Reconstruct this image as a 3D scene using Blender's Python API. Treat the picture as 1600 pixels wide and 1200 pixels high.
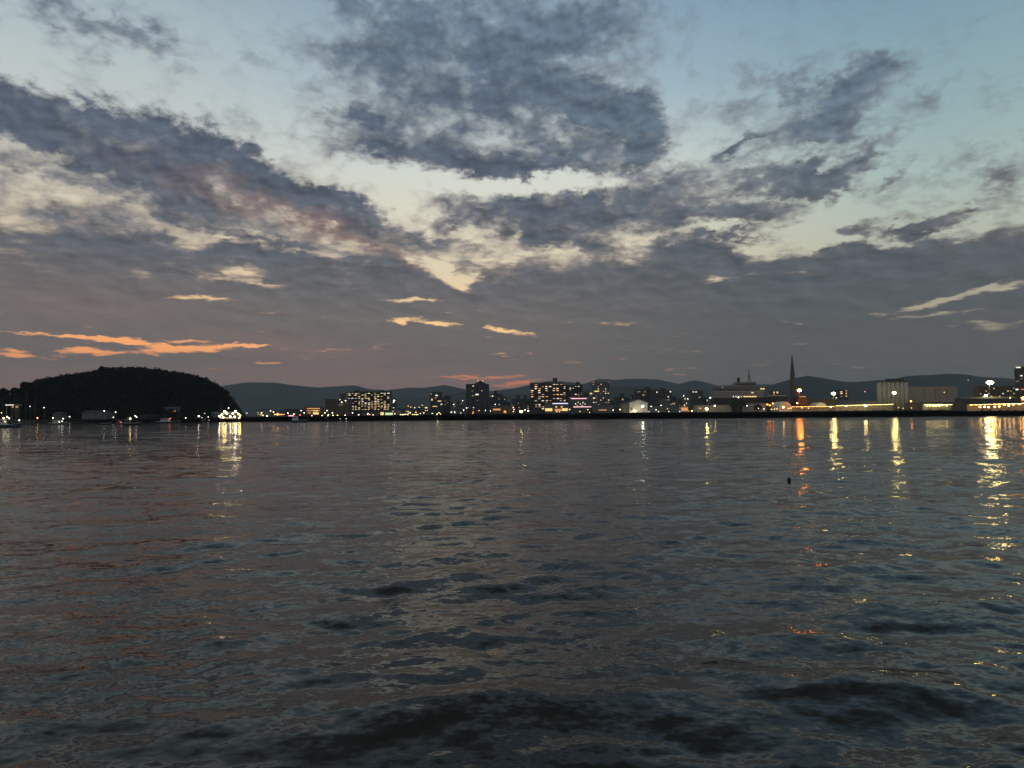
import bpy, bmesh, math, random
import numpy as np
from mathutils import Vector, Matrix

for _o in list(bpy.data.objects):
    bpy.data.objects.remove(_o)
S = bpy.context.scene
COL = S.collection
R = math.radians
rng = random.Random(7)

# ------------------------------------------------------------------ camera
CAM_H = 8.0            # eye height on the deck of a passenger boat
F = 1066.0             # focal length in pixels of the 1600 px wide photograph (24 mm equivalent)
PITCH = math.atan(40 / F)
ROLL = math.atan(0.0075)
fwd = Vector((0, math.cos(PITCH), math.sin(PITCH)))
r0 = Vector((1, 0, 0)); u0 = Vector((0, -math.sin(PITCH), math.cos(PITCH)))
RT = r0 * math.cos(ROLL) - u0 * math.sin(ROLL)
UP = u0 * math.cos(ROLL) + r0 * math.sin(ROLL)
cd = bpy.data.cameras.new('camera')
cam = bpy.data.objects.new('camera', cd); COL.objects.link(cam)
cd.sensor_width = 36; cd.lens = 36 * F / 1600
cd.clip_start = 0.3; cd.clip_end = 40000
M3 = Matrix((RT, UP, -fwd)).transposed()
cam.matrix_world = Matrix.Translation((0, 0, CAM_H)) @ M3.to_4x4()
S.camera = cam

def ray(px, py):
    return fwd + RT * ((px - 800) / F) + UP * ((600 - py) / F)
def P(px, py, Y):
    """the point of the place seen at photo pixel (px, py), Y metres ahead"""
    d = ray(px, py); k = Y / d.y
    return Vector((d.x * k, Y, CAM_H + d.z * k))
def WATER(px, py):
    d = ray(px, py); k = -CAM_H / d.z
    return Vector((d.x * k, d.y * k, 0))
def ang(px, py):
    d = ray(px, py).normalized()
    return math.degrees(math.atan2(d.x, d.y)), math.degrees(math.asin(d.z))
def lin(r, g, b):
    f = lambda c: (c / 255 / 12.92) if c / 255 <= .04045 else ((c / 255 + .055) / 1.055) ** 2.4
    return (f(r), f(g), f(b), 1)

# ------------------------------------------------------------------ exposure
S.view_settings.view_transform = 'Standard'
S.view_settings.look = 'None'
S.view_settings.exposure = 0.0
S.view_settings.gamma = 1.0
S.cycles.use_denoising = True
S.cycles.max_bounces = 5
S.cycles.glossy_bounces = 3
S.cycles.diffuse_bounces = 2
S.cycles.volume_bounces = 0
S.cycles.sample_clamp_indirect = 0.0
S.cycles.caustics_reflective = False
S.cycles.caustics_refractive = False

# ------------------------------------------------------------------ world: dusk sky with cloud layers
W = bpy.data.worlds.new('World'); S.world = W
W.use_nodes = True
NT = W.node_tree; NT.nodes.clear()
def N(t, **kw):
    n = NT.nodes.new(t)
    for k, v in kw.items(): setattr(n, k, v)
    return n
def L(a, b): NT.links.new(a, b)
def setin(sock, v):
    if hasattr(v, 'is_output'): L(v, sock)
    else: sock.default_value = v
def MATH(op, a, b=0.0, c=0.0, clamp=False):
    n = N('ShaderNodeMath', operation=op, use_clamp=clamp)
    setin(n.inputs[0], a); setin(n.inputs[1], b); setin(n.inputs[2], c)
    return n.outputs[0]
def VM(op, a, b=(0, 0, 0), c=(0, 0, 0)):
    n = N('ShaderNodeVectorMath', operation=op)
    setin(n.inputs[0], a); setin(n.inputs[1], b)
    if len(n.inputs) > 2 and op == 'MULTIPLY_ADD': setin(n.inputs[2], c)
    return n.outputs['Value'] if op in ('LENGTH', 'DOT_PRODUCT') else n.outputs[0]
def XYZ(x, y, z=0.0):
    n = N('ShaderNodeCombineXYZ'); setin(n.inputs[0], x); setin(n.inputs[1], y); setin(n.inputs[2], z)
    return n.outputs[0]
def MAP(v, a, b, c, d, smooth=True):
    n = N('ShaderNodeMapRange', interpolation_type='SMOOTHSTEP' if smooth else 'LINEAR')
    setin(n.inputs[0], v)
    for i, q in enumerate((a, b, c, d)): setin(n.inputs[1 + i], q)
    return n.outputs[0]
def MIX(f, a, b, mode='MIX'):
    n = N('ShaderNodeMix', data_type='RGBA', blend_type=mode)
    setin(n.inputs[0], f); setin(n.inputs[6], a); setin(n.inputs[7], b)
    return n.outputs[2]
def NOISE(v, scale, detail=4, rough=.5, lac=2.0, dist=0.0, out=0):
    n = N('ShaderNodeTexNoise'); L(v, n.inputs['Vector'])
    n.inputs['Scale'].default_value = scale; n.inputs['Detail'].default_value = detail
    n.inputs['Roughness'].default_value = rough; n.inputs['Lacunarity'].default_value = lac
    n.inputs['Distortion'].default_value = dist
    return n.outputs[out]
def RAMP(v, pts):
    n = N('ShaderNodeValToRGB'); L(v, n.inputs[0]); cr = n.color_ramp
    pts = sorted(pts)
    while len(cr.elements) < len(pts): cr.elements.new(0.5)
    for e, (p, c) in zip(cr.elements, pts):
        e.position = p; e.color = c
    return n.outputs[0]

tc = N('ShaderNodeTexCoord').outputs['Generated']
dirn = VM('NORMALIZE', tc)
sep = N('ShaderNodeSeparateXYZ'); L(dirn, sep.inputs[0])
dx, dy, dz = sep.outputs
az = MATH('MULTIPLY', MATH('ARCTAN2', dx, dy), 57.29578)
el = MATH('MULTIPLY', MATH('ARCSINE', dz), 57.29578)
# cloud-deck coordinates: a flat layer overhead, squashed towards the horizon
zc = MATH('ADD', MATH('MAXIMUM', dz, 0.0), 0.11)
deck = XYZ(MATH('DIVIDE', dx, zc), MATH('DIVIDE', dy, zc), 0.0)
elp = MATH('MAXIMUM', el, 0.0)
nv = MATH('ADD', MATH('MULTIPLY', elp, .105), MATH('MULTIPLY', MATH('LOGARITHM', MATH('ADD', elp, 1.2), 2.718282), 1.25))
NC = XYZ(MATH('MULTIPLY', az, .1), nv, 0.0)
w1 = VM('SUBTRACT', NOISE(NC, 1.6, 4, .55, out=1), (.5, .5, .5))
w2 = VM('SUBTRACT', NOISE(NC, 6.0, 6, .62, out=1), (.5, .5, .5))
amp_v = MAP(el, 1.0, 20.0, .30, 1.0, False)
s1 = N('ShaderNodeSeparateXYZ'); L(w1, s1.inputs[0])
s2 = N('ShaderNodeSeparateXYZ'); L(w2, s2.inputs[0])
wu = MATH('ADD', MATH('MULTIPLY', s1.outputs[0], 6.0), MATH('MULTIPLY', s2.outputs[0], 4.5))
wv = MATH('ADD', MATH('MULTIPLY', s1.outputs[1], 4.0), MATH('MULTIPLY', s2.outputs[1], 4.2))
wv = MATH('MULTIPLY', wv, amp_v)
amp_u = MAP(el, 1.0, 14.0, .5, 1.0, False)
Q = XYZ(MATH('ADD', az, MATH('MULTIPLY', wu, amp_u)), MATH('ADD', el, wv), 0.0)

DEG = F / 57.29578  # pixels per degree at the centre
def blobs(items, start, q=None):
    """sum of soft ellipses of cloud, one after the other (the running sum rides along as z, which keeps the shader's stack small)"""
    qs = N('ShaderNodeSeparateXYZ'); L(q if q is not None else Q, qs.inputs[0])
    st = XYZ(qs.outputs[0], qs.outputs[1], start)
    for (cx, cy, rx, ry, a, wgt) in items:
        u, v = ang(cx, cy)
        k = F * ray(cx, cy).length / 57.29578   # photo pixels per degree here
        g = N('ShaderNodeTexGradient', gradient_type='SPHERICAL')
        L(st, g.inputs[0])
        m = g.texture_mapping; m.vector_type = 'TEXTURE'
        m.translation = (u, v, 0); m.rotation = (0, 0, R(-a)); m.scale = (1.4 * rx / k, 1.4 * ry / k, 1e6)
        st = VM('MULTIPLY_ADD', g.outputs['Fac'], (0, 0, wgt * 1.3), st)
    o = N('ShaderNodeSeparateXYZ'); L(st, o.inputs[0])
    return o.outputs[2]

# ---- where the clouds stand (photo position, half axes, tilt, weight)
CLOUDS = [
    (120, 290, 160, 16, 8, .28), (330, 330, 140, 16, 12, .25), (560, 370, 90, 10, 14, .3), (740, 385, 60, 8, 5, .3), (930, 385, 50, 10, 0, .3),
    (890, 150, 50, 24, 10, .45), (960, 180, 70, 30, 12, .4), (1010, 205, 34, 40, -15, .4), (1330, 130, 60, 26, -15, .25), (1290, 195, 60, 26, -10, .25), (600, 100, 70, 70, 0, .15), (200, 40, 160, 30, 8, .18),
    (790, 256, 240, 15, 2, .4), (560, 190, 50, 14, 10, .4), (100, 200, 140, 45, 12, .3), (440, 300, 130, 20, 17, .35),
    # dark bank on the left
    (20, 180, 120, 62, 8, 1.0), (150, 215, 150, 52, 14, 1.0), (300, 240, 120, 40, 12, .9), (318, 222, 42, 32, 0, .6),
    (420, 285, 120, 32, 16, .9), (520, 325, 70, 26, 16, .7), (250, 275, 180, 22, 14, .35),
    # broad broken cloud in the middle
    (770, 135, 275, 140, 4, .85), (1100, 300, 160, 40, -5, .3), (960, 340, 200, 40, 0, .25), (300, 320, 260, 40, 12, .25), (610, 70, 130, 80, 0, .22), (560, 205, 90, 40, 5, .3), (700, 245, 190, 32, 3, .42), (900, 160, 80, 36, 12, .55),
    (970, 195, 90, 45, 14, .55), (1005, 225, 36, 45, -30, .35), (990, 258, 16, 26, -25, .4), (640, 20, 140, 34, 0, .35), (820, 55, 110, 55, 10, .42),
    (950, 25, 90, 45, 0, .55), (860, 250, 110, 22, 0, .3),
    # soft veil at upper left
    (90, 30, 170, 34, 8, .40), (210, 62, 110, 26, 8, .32), (400, 90, 36, 26, 40, .24), (420, 110, 60, 14, 15, .15), (380, 185, 30, 24, 50, .28), (480, 255, 40, 20, 0, .3),
    # right hand cloud
    (1240, 185, 130, 70, 0, .22), (1370, 118, 62, 34, -18, .5), (1310, 165, 80, 32, -42, .5), (1235, 128, 46, 18, 18, .5),
    (1260, 205, 110, 22, 0, .42), (1270, 232, 60, 14, 0, .25), (1150, 226, 40, 10, -22, .5), (1320, 258, 95, 16, -16, .65), (1215, 285, 85, 20, 4, .65),
    (1160, 165, 50, 40, 0, .25), (1430, 178, 70, 18, -28, .3), (1555, 278, 40, 18, 0, .36), (1565, 305, 16, 30, 25, .2), (1290, 292, 40, 12, -10, .42), (1395, 272, 40, 8, -14, .3),
    # middle height
    (810, 322, 140, 20, 3, .75), (830, 350, 120, 22, 5, .7), (880, 375, 60, 18, 16, .7), (700, 350, 40, 10, 0, .4), (1000, 300, 110, 26, -8, .5),
    (1040, 340, 70, 20, 0, .5), (1160, 338, 75, 20, 4, .8), (1155, 368, 55, 5, 0, .6), (1100, 386, 60, 24, 4, .85), (1020, 395, 50, 18, 0, .5),
    (930, 335, 60, 20, 0, .3), (1235, 340, 26, 40, -60, .22),
    (1346, 360, 30, 17, -8, .75), (1333, 385, 12, 24, 10, .4), (1450, 352, 72, 11, -12, .8), (1450, 395, 100, 13, -5, .7), (1420, 370, 40, 14, 0, .25),
    (1300, 408, 70, 14, 8, .7), (1540, 395, 60, 8, -5, .4), (1570, 425, 80, 14, 3, .6),
    # left, under the bank
    (50, 330, 80, 18, 10, .38), (170, 345, 80, 20, 10, .42), (110, 388, 160, 26, 3, .8), (250, 395, 130, 26, 5, .7), (420, 372, 90, 9, 5, .55),
    (300, 345, 110, 10, 12, .22), (400, 395, 100, 7, 3, .4), (345, 428, 50, 8, 4, .45), (570, 345, 110, 22, 22, .55), (660, 378, 60, 12, 14, .32),
    (520, 425, 160, 30, 5, .85), (610, 410, 60, 14, 10, .5), (780, 415, 70, 14, -3, .4), (950, 430, 170, 36, -4, .6), (1150, 425, 170, 30, 0, .5), (1400, 440, 200, 26, 0, .6),
]
GAPS = [
    (760, 190, 60, 12, 10, -.25), (720, 110, 70, 8, 10, -.22), (880, 95, 60, 8, 0, -.22), (560, 395, 80, 5, 6, -.3), (470, 390, 60, 4, 5, -.3), (1120, 355, 60, 6, 0, -.4), (1300, 375, 50, 14, 0, -.3),
    (780, 287, 200, 13, 1, -.55), (620, 330, 40, 22, 30, -.4), (640, 300, 50, 16, 10, -.3), (1290, 345, 70, 20, 0, -.3), (1240, 400, 60, 8, 0, -.4), (1385, 388, 30, 10, 0, -.3), (1180, 390, 30, 8, 10, -.3), (1050, 135, 26, 60, 0, -.35), (530, 420, 10, 4, 0, -.2),
    (375, 424, 34, 11, 0, -1.0), (240, 424, 90, 9, 5, -.30), (400, 446, 70, 5, 4, -.55), (312, 467, 50, 4, -2, -.95),
    (700, 432, 44, 13, 24, -1.0), (735, 440, 30, 10, -10, -.7), (640, 470, 44, 4, 0, -.85), (628, 501, 32, 4.5, 0, -1.1), (690, 504, 34, 4.5, 5, -1.0), (700, 488, 40, 8, 0, -.32),
    (778, 515, 28, 5, 5, -1.05), (822, 521, 16, 3, 3, -.9), (965, 505, 55, 5, 3, -.4), (1115, 436, 30, 4.5, -4, -.6), (1170, 430, 18, 4, 0, -.5), (1240, 428, 30, 5, 10, -.45),
    (1550, 452, 90, 7, -9, -1.05), (1455, 478, 46, 6.5, -9, -.9), (1465, 492, 60, 5, -3, -.8), (1385, 492, 26, 5, 0, -.4), (1550, 508, 34, 10, 0, -.75), (1590, 482, 26, 4, 0, -.6),
    (1240, 505, 40, 4, 6, -.2), (1100, 505, 60, 5, 0, -.12),
    (80, 524, 110, 2.4, 0, -.9), (168, 531, 52, 4.5, 4, -1.15), (150, 548, 44, 5, 0, -1.2), (275, 546, 66, 5.5, -2, -1.2), (220, 535, 80, 4, 4, -1.0), (335, 540, 60, 3.4, -2, -1.0), (384, 540, 30, 2.6, 0, -.9), (32, 553, 30, 6, 3, -1.1), (20, 546, 30, 2.4, 0, -.7), (290, 533, 40, 2.4, 0, -.7), (400, 541, 40, 2, 0, -.5),
    (424, 567, 24, 2.8, -2, -.9), (520, 545, 70, 6, 0, -.22), (540, 557, 30, 3, 0, -.3), (770, 588, 44, 2.8, 0, -.85), (700, 588, 40, 2.6, 0, -.6), (820, 596, 34, 4.0, -4, -.95), (780, 603, 40, 4, 0, -.55), (820, 566, 60, 3, 0, -.2),
]
def V(py): return ang(800, py)[1] / 32.0
elr = MATH('DIVIDE', el, 32.0, clamp=True)
clearL = RAMP(elr, [(V(640), lin(140, 92, 80)), (V(600), lin(205, 128, 92)), (V(545), tuple(q * 1.12 for q in lin(248, 166, 104)[:3]) + (1,)), (V(500), lin(236, 186, 130)), (V(430), lin(218, 198, 168)),
                    (V(340), lin(206, 200, 180)), (V(250), lin(192, 199, 194)), (V(120), lin(170, 185, 190)), (V(0), lin(146, 164, 174))])
clearM = RAMP(elr, [(V(640), lin(140, 92, 78)), (V(595), tuple(q * 1.0 for q in lin(214, 124, 90)[:3]) + (1,)), (V(515), tuple(q * 1.15 for q in lin(244, 200, 136)[:3]) + (1,)), (V(430), lin(222, 206, 174)),
                    (V(340), lin(216, 212, 192)), (V(270), lin(206, 212, 205)), (V(150), lin(160, 180, 192)), (V(0), lin(132, 158, 178))])
clearR = RAMP(elr, [(V(640), lin(110, 105, 100)), (V(520), lin(165, 156, 132)), (V(440), lin(182, 184, 166)),
                    (V(340), lin(166, 184, 178)), (V(250), lin(146, 171, 175)), (V(120), lin(126, 156, 170)), (V(0), lin(108, 141, 162))])
fl = MAP(az, -30, -2, 0, 1); fr = MAP(az, 4, 34, 0, 1)
clear = MIX(fr, MIX(fl, clearL, clearM), clearR)
sky = N('ShaderNodeTexSky', sky_type='NISHITA'); sky.sun_disc = False
SUN_EL, SUN_AZ = R(-1.5), R(-24)
sky.sun_elevation = SUN_EL; sky.sun_rotation = SUN_AZ
skyc = VM('MULTIPLY', sky.outputs[0], (.10, .10, .10))
clear = MIX(.06, clear, skyc)

base = MATH('MAXIMUM', MAP(el, ang(800, 470)[1], ang(800, 395)[1], 1.3, 0.0), MATH('MULTIPLY', MAP(el, ang(800, 350)[1], ang(800, 260)[1], .30, 0.0), MAP(az, -8, 10, 1, .25)))
base = MATH('ADD', base, MAP(el, 33, 46, 0, .8))  # unseen cloud added overhead so the water reflects grey, not blue
low = blobs(CLOUDS, base)
low = MATH('MINIMUM', low, MAP(el, 4.0, 14.0, 1.45, 1.12))
cov = blobs([g[:5] + (g[5] * (1.17 if g[1] > 440 else 1.15),) for g in GAPS], low, XYZ(MATH('ADD', az, MATH('MULTIPLY', wu, .5)), MATH('ADD', el, MATH('MULTIPLY', wv, .42)), 0.0))
f1 = NOISE(NC, 3.2, 8, .50)
f1s = NOISE(VM('ADD', NC, (-.030, -.055, 0)), 3.2, 5, .50)   # the same deck a step nearer the sunset
f2 = NOISE(VM('ADD', NC, (13.1, 4.2, 7.7)), 6.0, 4, .48)
bil = MATH('ABSOLUTE', MATH('SUBTRACT', f2, .5))       # puffy cells
fb = MATH('ADD', MATH('MULTIPLY', MATH('SUBTRACT', f1, .5), 1.5), MATH('SUBTRACT', .12, MATH('MULTIPLY', bil, 1.5)))
f3 = NOISE(XYZ(MATH('MULTIPLY', az, .55), MATH('MULTIPLY', el, 4.2), 3.3), 1.0, 5, .6)
fb = MATH('ADD', fb, MATH('MULTIPLY', MATH('SUBTRACT', f3, .5), MAP(el, 3.0, 15.0, 3.2, .15)))
famp = MAP(el, 2.0, 12.0, .80, 1.0)
dens = MATH('ADD', cov, MATH('MULTIPLY', fb, famp))
alpha = MAP(dens, -.04, MAP(el, 4, 12, 1.02, .74), 0, 1)
thick = MAP(dens, .35, 1.15, 0, 1)

cl_thin = RAMP(elr, [(V(640), lin(126, 98, 92)), (V(560), lin(124, 104, 98)), (V(480), lin(132, 116, 108)), (V(380), lin(160, 150, 140)), (V(200), lin(150, 157, 160)), (V(0), lin(124, 142, 156))])
cl_dark = RAMP(elr, [(V(640), lin(112, 95, 90)), (V(575), lin(107, 98, 95)), (V(500), lin(107, 102, 100)), (V(420), lin(92, 95, 101)), (V(300), lin(82, 90, 103)), (V(180), lin(84, 96, 111)), (V(0), lin(96, 113, 129))])
cl_darkR = RAMP(elr, [(V(640), lin(84, 83, 81)), (V(560), lin(87, 88, 87)), (V(470), lin(84, 89, 93)), (V(380), lin(84, 91, 98)), (V(200), lin(95, 111, 125)), (V(0), lin(96, 116, 132))])
cl_d = MIX(MAP(az, -4, 24, 0, 1), cl_dark, cl_darkR)
cl_t = MIX(MAP(az, -2, 26, 0, .7), cl_thin, cl_d)
ccol = MIX(thick, cl_t, cl_d)
# rosy underside of the long bank, and the rosy horizon haze
rose = blobs([(500, 352, 200, 20, 18, .5), (300, 292, 140, 14, 14, .15), (460, 545, 160, 16, 3, .3), (560, 592, 330, 22, 0, .4), (40, 600, 120, 30, 0, .4), (120, 470, 260, 50, 0, .15)], 0.0)
ccol = MIX(MATH('MINIMUM', rose, 1.0), ccol, lin(138, 108, 101))
tex = MATH('ADD', 1.0, MATH('MULTIPLY', MATH('SUBTRACT', f2, .5), MAP(el, 3, 14, .06, .45)))
lit = MATH('MULTIPLY', MATH('SUBTRACT', f1, f1s), MAP(el, 4, 16, .3, 2.4))
tex = MATH('MAXIMUM', MATH('ADD', tex, lit), .7)
ccol = VM('MULTIPLY', ccol, XYZ(tex, MATH('MULTIPLY_ADD', tex, .97, .03), MATH('MULTIPLY_ADD', tex, .90, .10)))
final = MIX(alpha, clear, ccol)
over = MAP(el, 32, 60, 1, .62)  # sky above the view dimmed to darken the foreground water
final = VM('MULTIPLY', final, XYZ(over, MATH('MULTIPLY', over, MAP(el, 30, 45, 1, .96)), MATH('MULTIPLY', over, MAP(el, 30, 45, 1, .86))))
bg = N('ShaderNodeBackground'); L(final, bg.inputs[0]); bg.inputs[1].default_value = 1.17
wo = N('ShaderNodeOutputWorld'); L(bg.outputs[0], wo.inputs[0])
W.cycles.sampling_method = 'MANUAL'; W.cycles.sample_map_resolution = 512

# ------------------------------------------------------------------ builders
def tag(o, label=None, cat=None, group=None, kind=None):
    if label: o['label'] = label
    if cat: o['category'] = cat
    if group: o['group'] = group
    if kind: o['kind'] = kind
    return o
def empty(name, loc, rz=0.0):
    o = bpy.data.objects.new(name, None); COL.objects.link(o)
    o.empty_display_size = .5; o.location = loc; o.rotation_euler = (0, 0, rz)
    return o
class MB:
    """collects shapes for ONE mesh object"""
    def __init__(s): s.v = []; s.f = []; s.sm = []
    def add(s, vs, fs, smooth=False):
        b = len(s.v); s.v += [tuple(p) for p in vs]
        s.f += [tuple(i + b for i in f) for f in fs]; s.sm += [smooth] * len(fs)
        return s
    def box(s, x0, x1, y0, y1, z0, z1):
        return s.add([(x0, y0, z0), (x1, y0, z0), (x1, y1, z0), (x0, y1, z0), (x0, y0, z1), (x1, y0, z1), (x1, y1, z1), (x0, y1, z1)],
                     [(0, 3, 2, 1), (4, 5, 6, 7), (0, 1, 5, 4), (1, 2, 6, 5), (2, 3, 7, 6), (3, 0, 4, 7)])
    def tube(s, pts, rad, n=8, cap=True):
        rings = []
        for i, p in enumerate(pts):
            p = Vector(p)
            t = (Vector(pts[min(i + 1, len(pts) - 1)]) - Vector(pts[max(i - 1, 0)])).normalized()
            a = t.orthogonal().normalized(); b = t.cross(a)
            r = rad[i] if isinstance(rad, (list, tuple)) else rad
            rings.append([p + (a * math.cos(2 * math.pi * k / n) + b * math.sin(2 * math.pi * k / n)) * r for k in range(n)])
        vs = [q for rg in rings for q in rg]; fs = []
        for i in range(len(pts) - 1):
            for k in range(n):
                k2 = (k + 1) % n
                fs.append((i * n + k, i * n + k2, (i + 1) * n + k2, (i + 1) * n + k))
        if cap:
            fs.append(tuple(range(n - 1, -1, -1))); m = (len(pts) - 1) * n
            fs.append(tuple(range(m, m + n)))
        return s.add(vs, fs, n > 6)
    def prism(s, poly, y0, y1):
        """polygon in x,z pushed along y"""
        n = len(poly)
        vs = [(x, y0, z) for x, z in poly] + [(x, y1, z) for x, z in poly]
        fs = [tuple(range(n)), tuple(range(2 * n - 1, n - 1, -1))]
        for i in range(n):
            j = (i + 1) % n; fs.append((i, i + n, j + n, j))
        return s.add(vs, fs)
    def ball(s, c, r, n=8, m=5, sz=1.0):
        vs = []; fs = []
        for i in range(1, m):
            th = math.pi * i / m
            for k in range(n):
                ph = 2 * math.pi * k / n
                vs.append((c[0] + r * math.sin(th) * math.cos(ph), c[1] + r * math.sin(th) * math.sin(ph), c[2] + sz * r * math.cos(th)))
        t = len(vs); vs += [(c[0], c[1], c[2] + sz * r), (c[0], c[1], c[2] - sz * r)]
        for i in range(m - 2):
            for k in range(n):
                k2 = (k + 1) % n; fs.append((i * n + k, (i + 1) * n + k, (i + 1) * n + k2, i * n + k2))
        for k in range(n):
            k2 = (k + 1) % n; fs.append((t, k, k2)); fs.append((t + 1, (m - 2) * n + k2, (m - 2) * n + k))
        return s.add(vs, fs, True)
    def build(s, name, mat, parent=None, loc=None):
        me = bpy.data.meshes.new(name); me.from_pydata(s.v, [], s.f)
        me.polygons.foreach_set('use_smooth', s.sm); me.materials.append(mat); me.update()
        o = bpy.data.objects.new(name, me); COL.objects.link(o)
        if parent: o.parent = parent
        if loc is not None: o.location = loc
        return o
def np_mesh(name, v, f, mat, smooth=False, parent=None):
    """v (n,3), f (m,4) arrays -> one mesh object"""
    me = bpy.data.meshes.new(name)
    me.vertices.add(len(v)); me.vertices.foreach_set('co', np.ascontiguousarray(v, np.float32).ravel())
    k = f.shape[1]
    me.loops.add(f.size); me.loops.foreach_set('vertex_index', np.ascontiguousarray(f, np.int32).ravel())
    me.polygons.add(len(f)); me.polygons.foreach_set('loop_start', np.arange(0, f.size, k, dtype=np.int32))
    me.polygons.foreach_set('use_smooth', np.full(len(f), smooth)); me.materials.append(mat)
    me.update(calc_edges=True); me.validate()
    o = bpy.data.objects.new(name, me); COL.objects.link(o)
    if parent: o.parent = parent
    return o
def copy_tree(o, parent=None):
    c = o.copy(); COL.objects.link(c)
    if parent: c.parent = parent
    for ch in o.children: copy_tree(ch, c)
    return c

# ------------------------------------------------------------------ materials
def mat(name, col, rough=.8, var=.25, scale=.3, metal=0.0, spec=.3):
    m = bpy.data.materials.new(name); m.use_nodes = True
    nt = m.node_tree; b = nt.nodes['Principled BSDF']
    b.inputs['Roughness'].default_value = rough; b.inputs['Metallic'].default_value = metal
    b.inputs['Specular IOR Level'].default_value = spec
    g = nt.nodes.new('ShaderNodeNewGeometry'); n = nt.nodes.new('ShaderNodeTexNoise')
    n.inputs['Scale'].default_value = scale; n.inputs['Detail'].default_value = 4
    nt.links.new(g.outputs['Position'], n.inputs['Vector'])
    r = nt.nodes.new('ShaderNodeValToRGB'); nt.links.new(n.outputs[0], r.inputs[0])
    a = [max(0, c * (1 - var)) for c in col]; d = [min(1, c * (1 + var)) for c in col]
    r.color_ramp.elements[0].position = .3; r.color_ramp.elements[1].position = .7
    r.color_ramp.elements[0].color = (*a, 1); r.color_ramp.elements[1].color = (*d, 1)
    nt.links.new(r.outputs[0], b.inputs['Base Color'])
    return m
def glow(name, col, k, sample=False):
    m = bpy.data.materials.new(name); m.use_nodes = True
    nt = m.node_tree; nt.nodes.clear()
    e = nt.nodes.new('ShaderNodeEmission'); e.inputs[0].default_value = (*col, 1); e.inputs[1].default_value = k
    o = nt.nodes.new('ShaderNodeOutputMaterial'); nt.links.new(e.outputs[0], o.inputs[0])
    m.cycles.emission_sampling = 'FRONT' if sample else 'NONE'
    return m
MT = dict(
    concrete=mat('concrete', (.16, .15, .14)), brown=mat('brown_render', (.12, .085, .06)), dark=mat('dark_render', (.075, .07, .075)),
    grey=mat('grey_render', (.13, .135, .14)), pale=mat('pale_render', (.34, .32, .29)), white=mat('white_paint', (.62, .6, .57), .5, .12),
    beige=mat('beige_cladding', (.38, .29, .23), .7, .08), silo=mat('silo_concrete', (.44, .40, .33), .8, .10), roof=mat('dark_roof', (.06, .06, .065)),
    metal=mat('galvanised_metal', (.22, .22, .22), .5, .1, 1, .5), hull_dark=mat('dark_hull', (.03, .03, .036), .4, .2), hull_blue=mat('blue_hull', (.05, .075, .11), .4, .2),
    hull_grey=mat('grey_hull', (.16, .18, .19), .4, .2), hull_red=mat('red_hull', (.13, .04, .035), .4, .2), rubber=mat('black_buoy', (.012, .012, .012), .6, .2),
    asphalt=mat('asphalt_ground', (.05, .05, .048), .9, .3, .05), quay=mat('quay_concrete', (.08, .07, .06), .9, .5, .35), bark=mat('bark', (.05, .037, .025), .9, .3, 2),
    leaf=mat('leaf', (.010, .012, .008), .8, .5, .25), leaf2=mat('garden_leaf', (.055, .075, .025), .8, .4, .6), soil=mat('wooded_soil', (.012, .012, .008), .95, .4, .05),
    mtn=mat('mountain_forest', (.020, .027, .026), .95, .5, .003), membrane=mat('white_membrane', (.66, .66, .58), .6, .06), glass=mat('dark_glass', (.02, .022, .026), .12, .2, 1, 0, .5),
    rust=mat('rusty_red', (.16, .05, .03), .6, .2))
GL = dict(
    warm=glow('window_warm', (1, .70, .36), 1.0), white=glow('window_white', (1, .88, .70), 1.2), yellow=glow('window_yellow', (1, .74, .26), 1.1),
    amber=glow('window_amber', (1, .42, .16), .8), dim=glow('window_dim', (1, .66, .38), .40), pink=glow('neon_pink', (1, .50, .56), 1.5), violet=glow('neon_violet', (.78, .70, 1), 1.5),
    green=glow('pitch_glow', (.75, 1, .5), .9))
for _k, _c in (('warm', (1, .70, .36)), ('white', (1, .88, .70)), ('yellow', (1, .74, .26)), ('amber', (1, .42, .16)), ('dim', (1, .66, .38))):
    for _s, _f in (('_low', .5), ('_high', 1.4)):
        GL[_k + _s] = glow('window_' + _k + _s, _c, _f * (.4 if _k == 'dim' else 1.15))
LC = dict(W=(1, .92, .76), Y=(1, .74, .24), O=(1, .27, .03), A=(1, .52, .14), R=(1, .13, .09), P=(1, .45, .40), G=(.6, 1, .6))
_lm = {}
def lampmat(c, k):
    if (c, k) not in _lm: _lm[(c, k)] = glow('lamp_glow_%s_%g' % (c, k), LC[c], k, True)
    return _lm[(c, k)]

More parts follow.
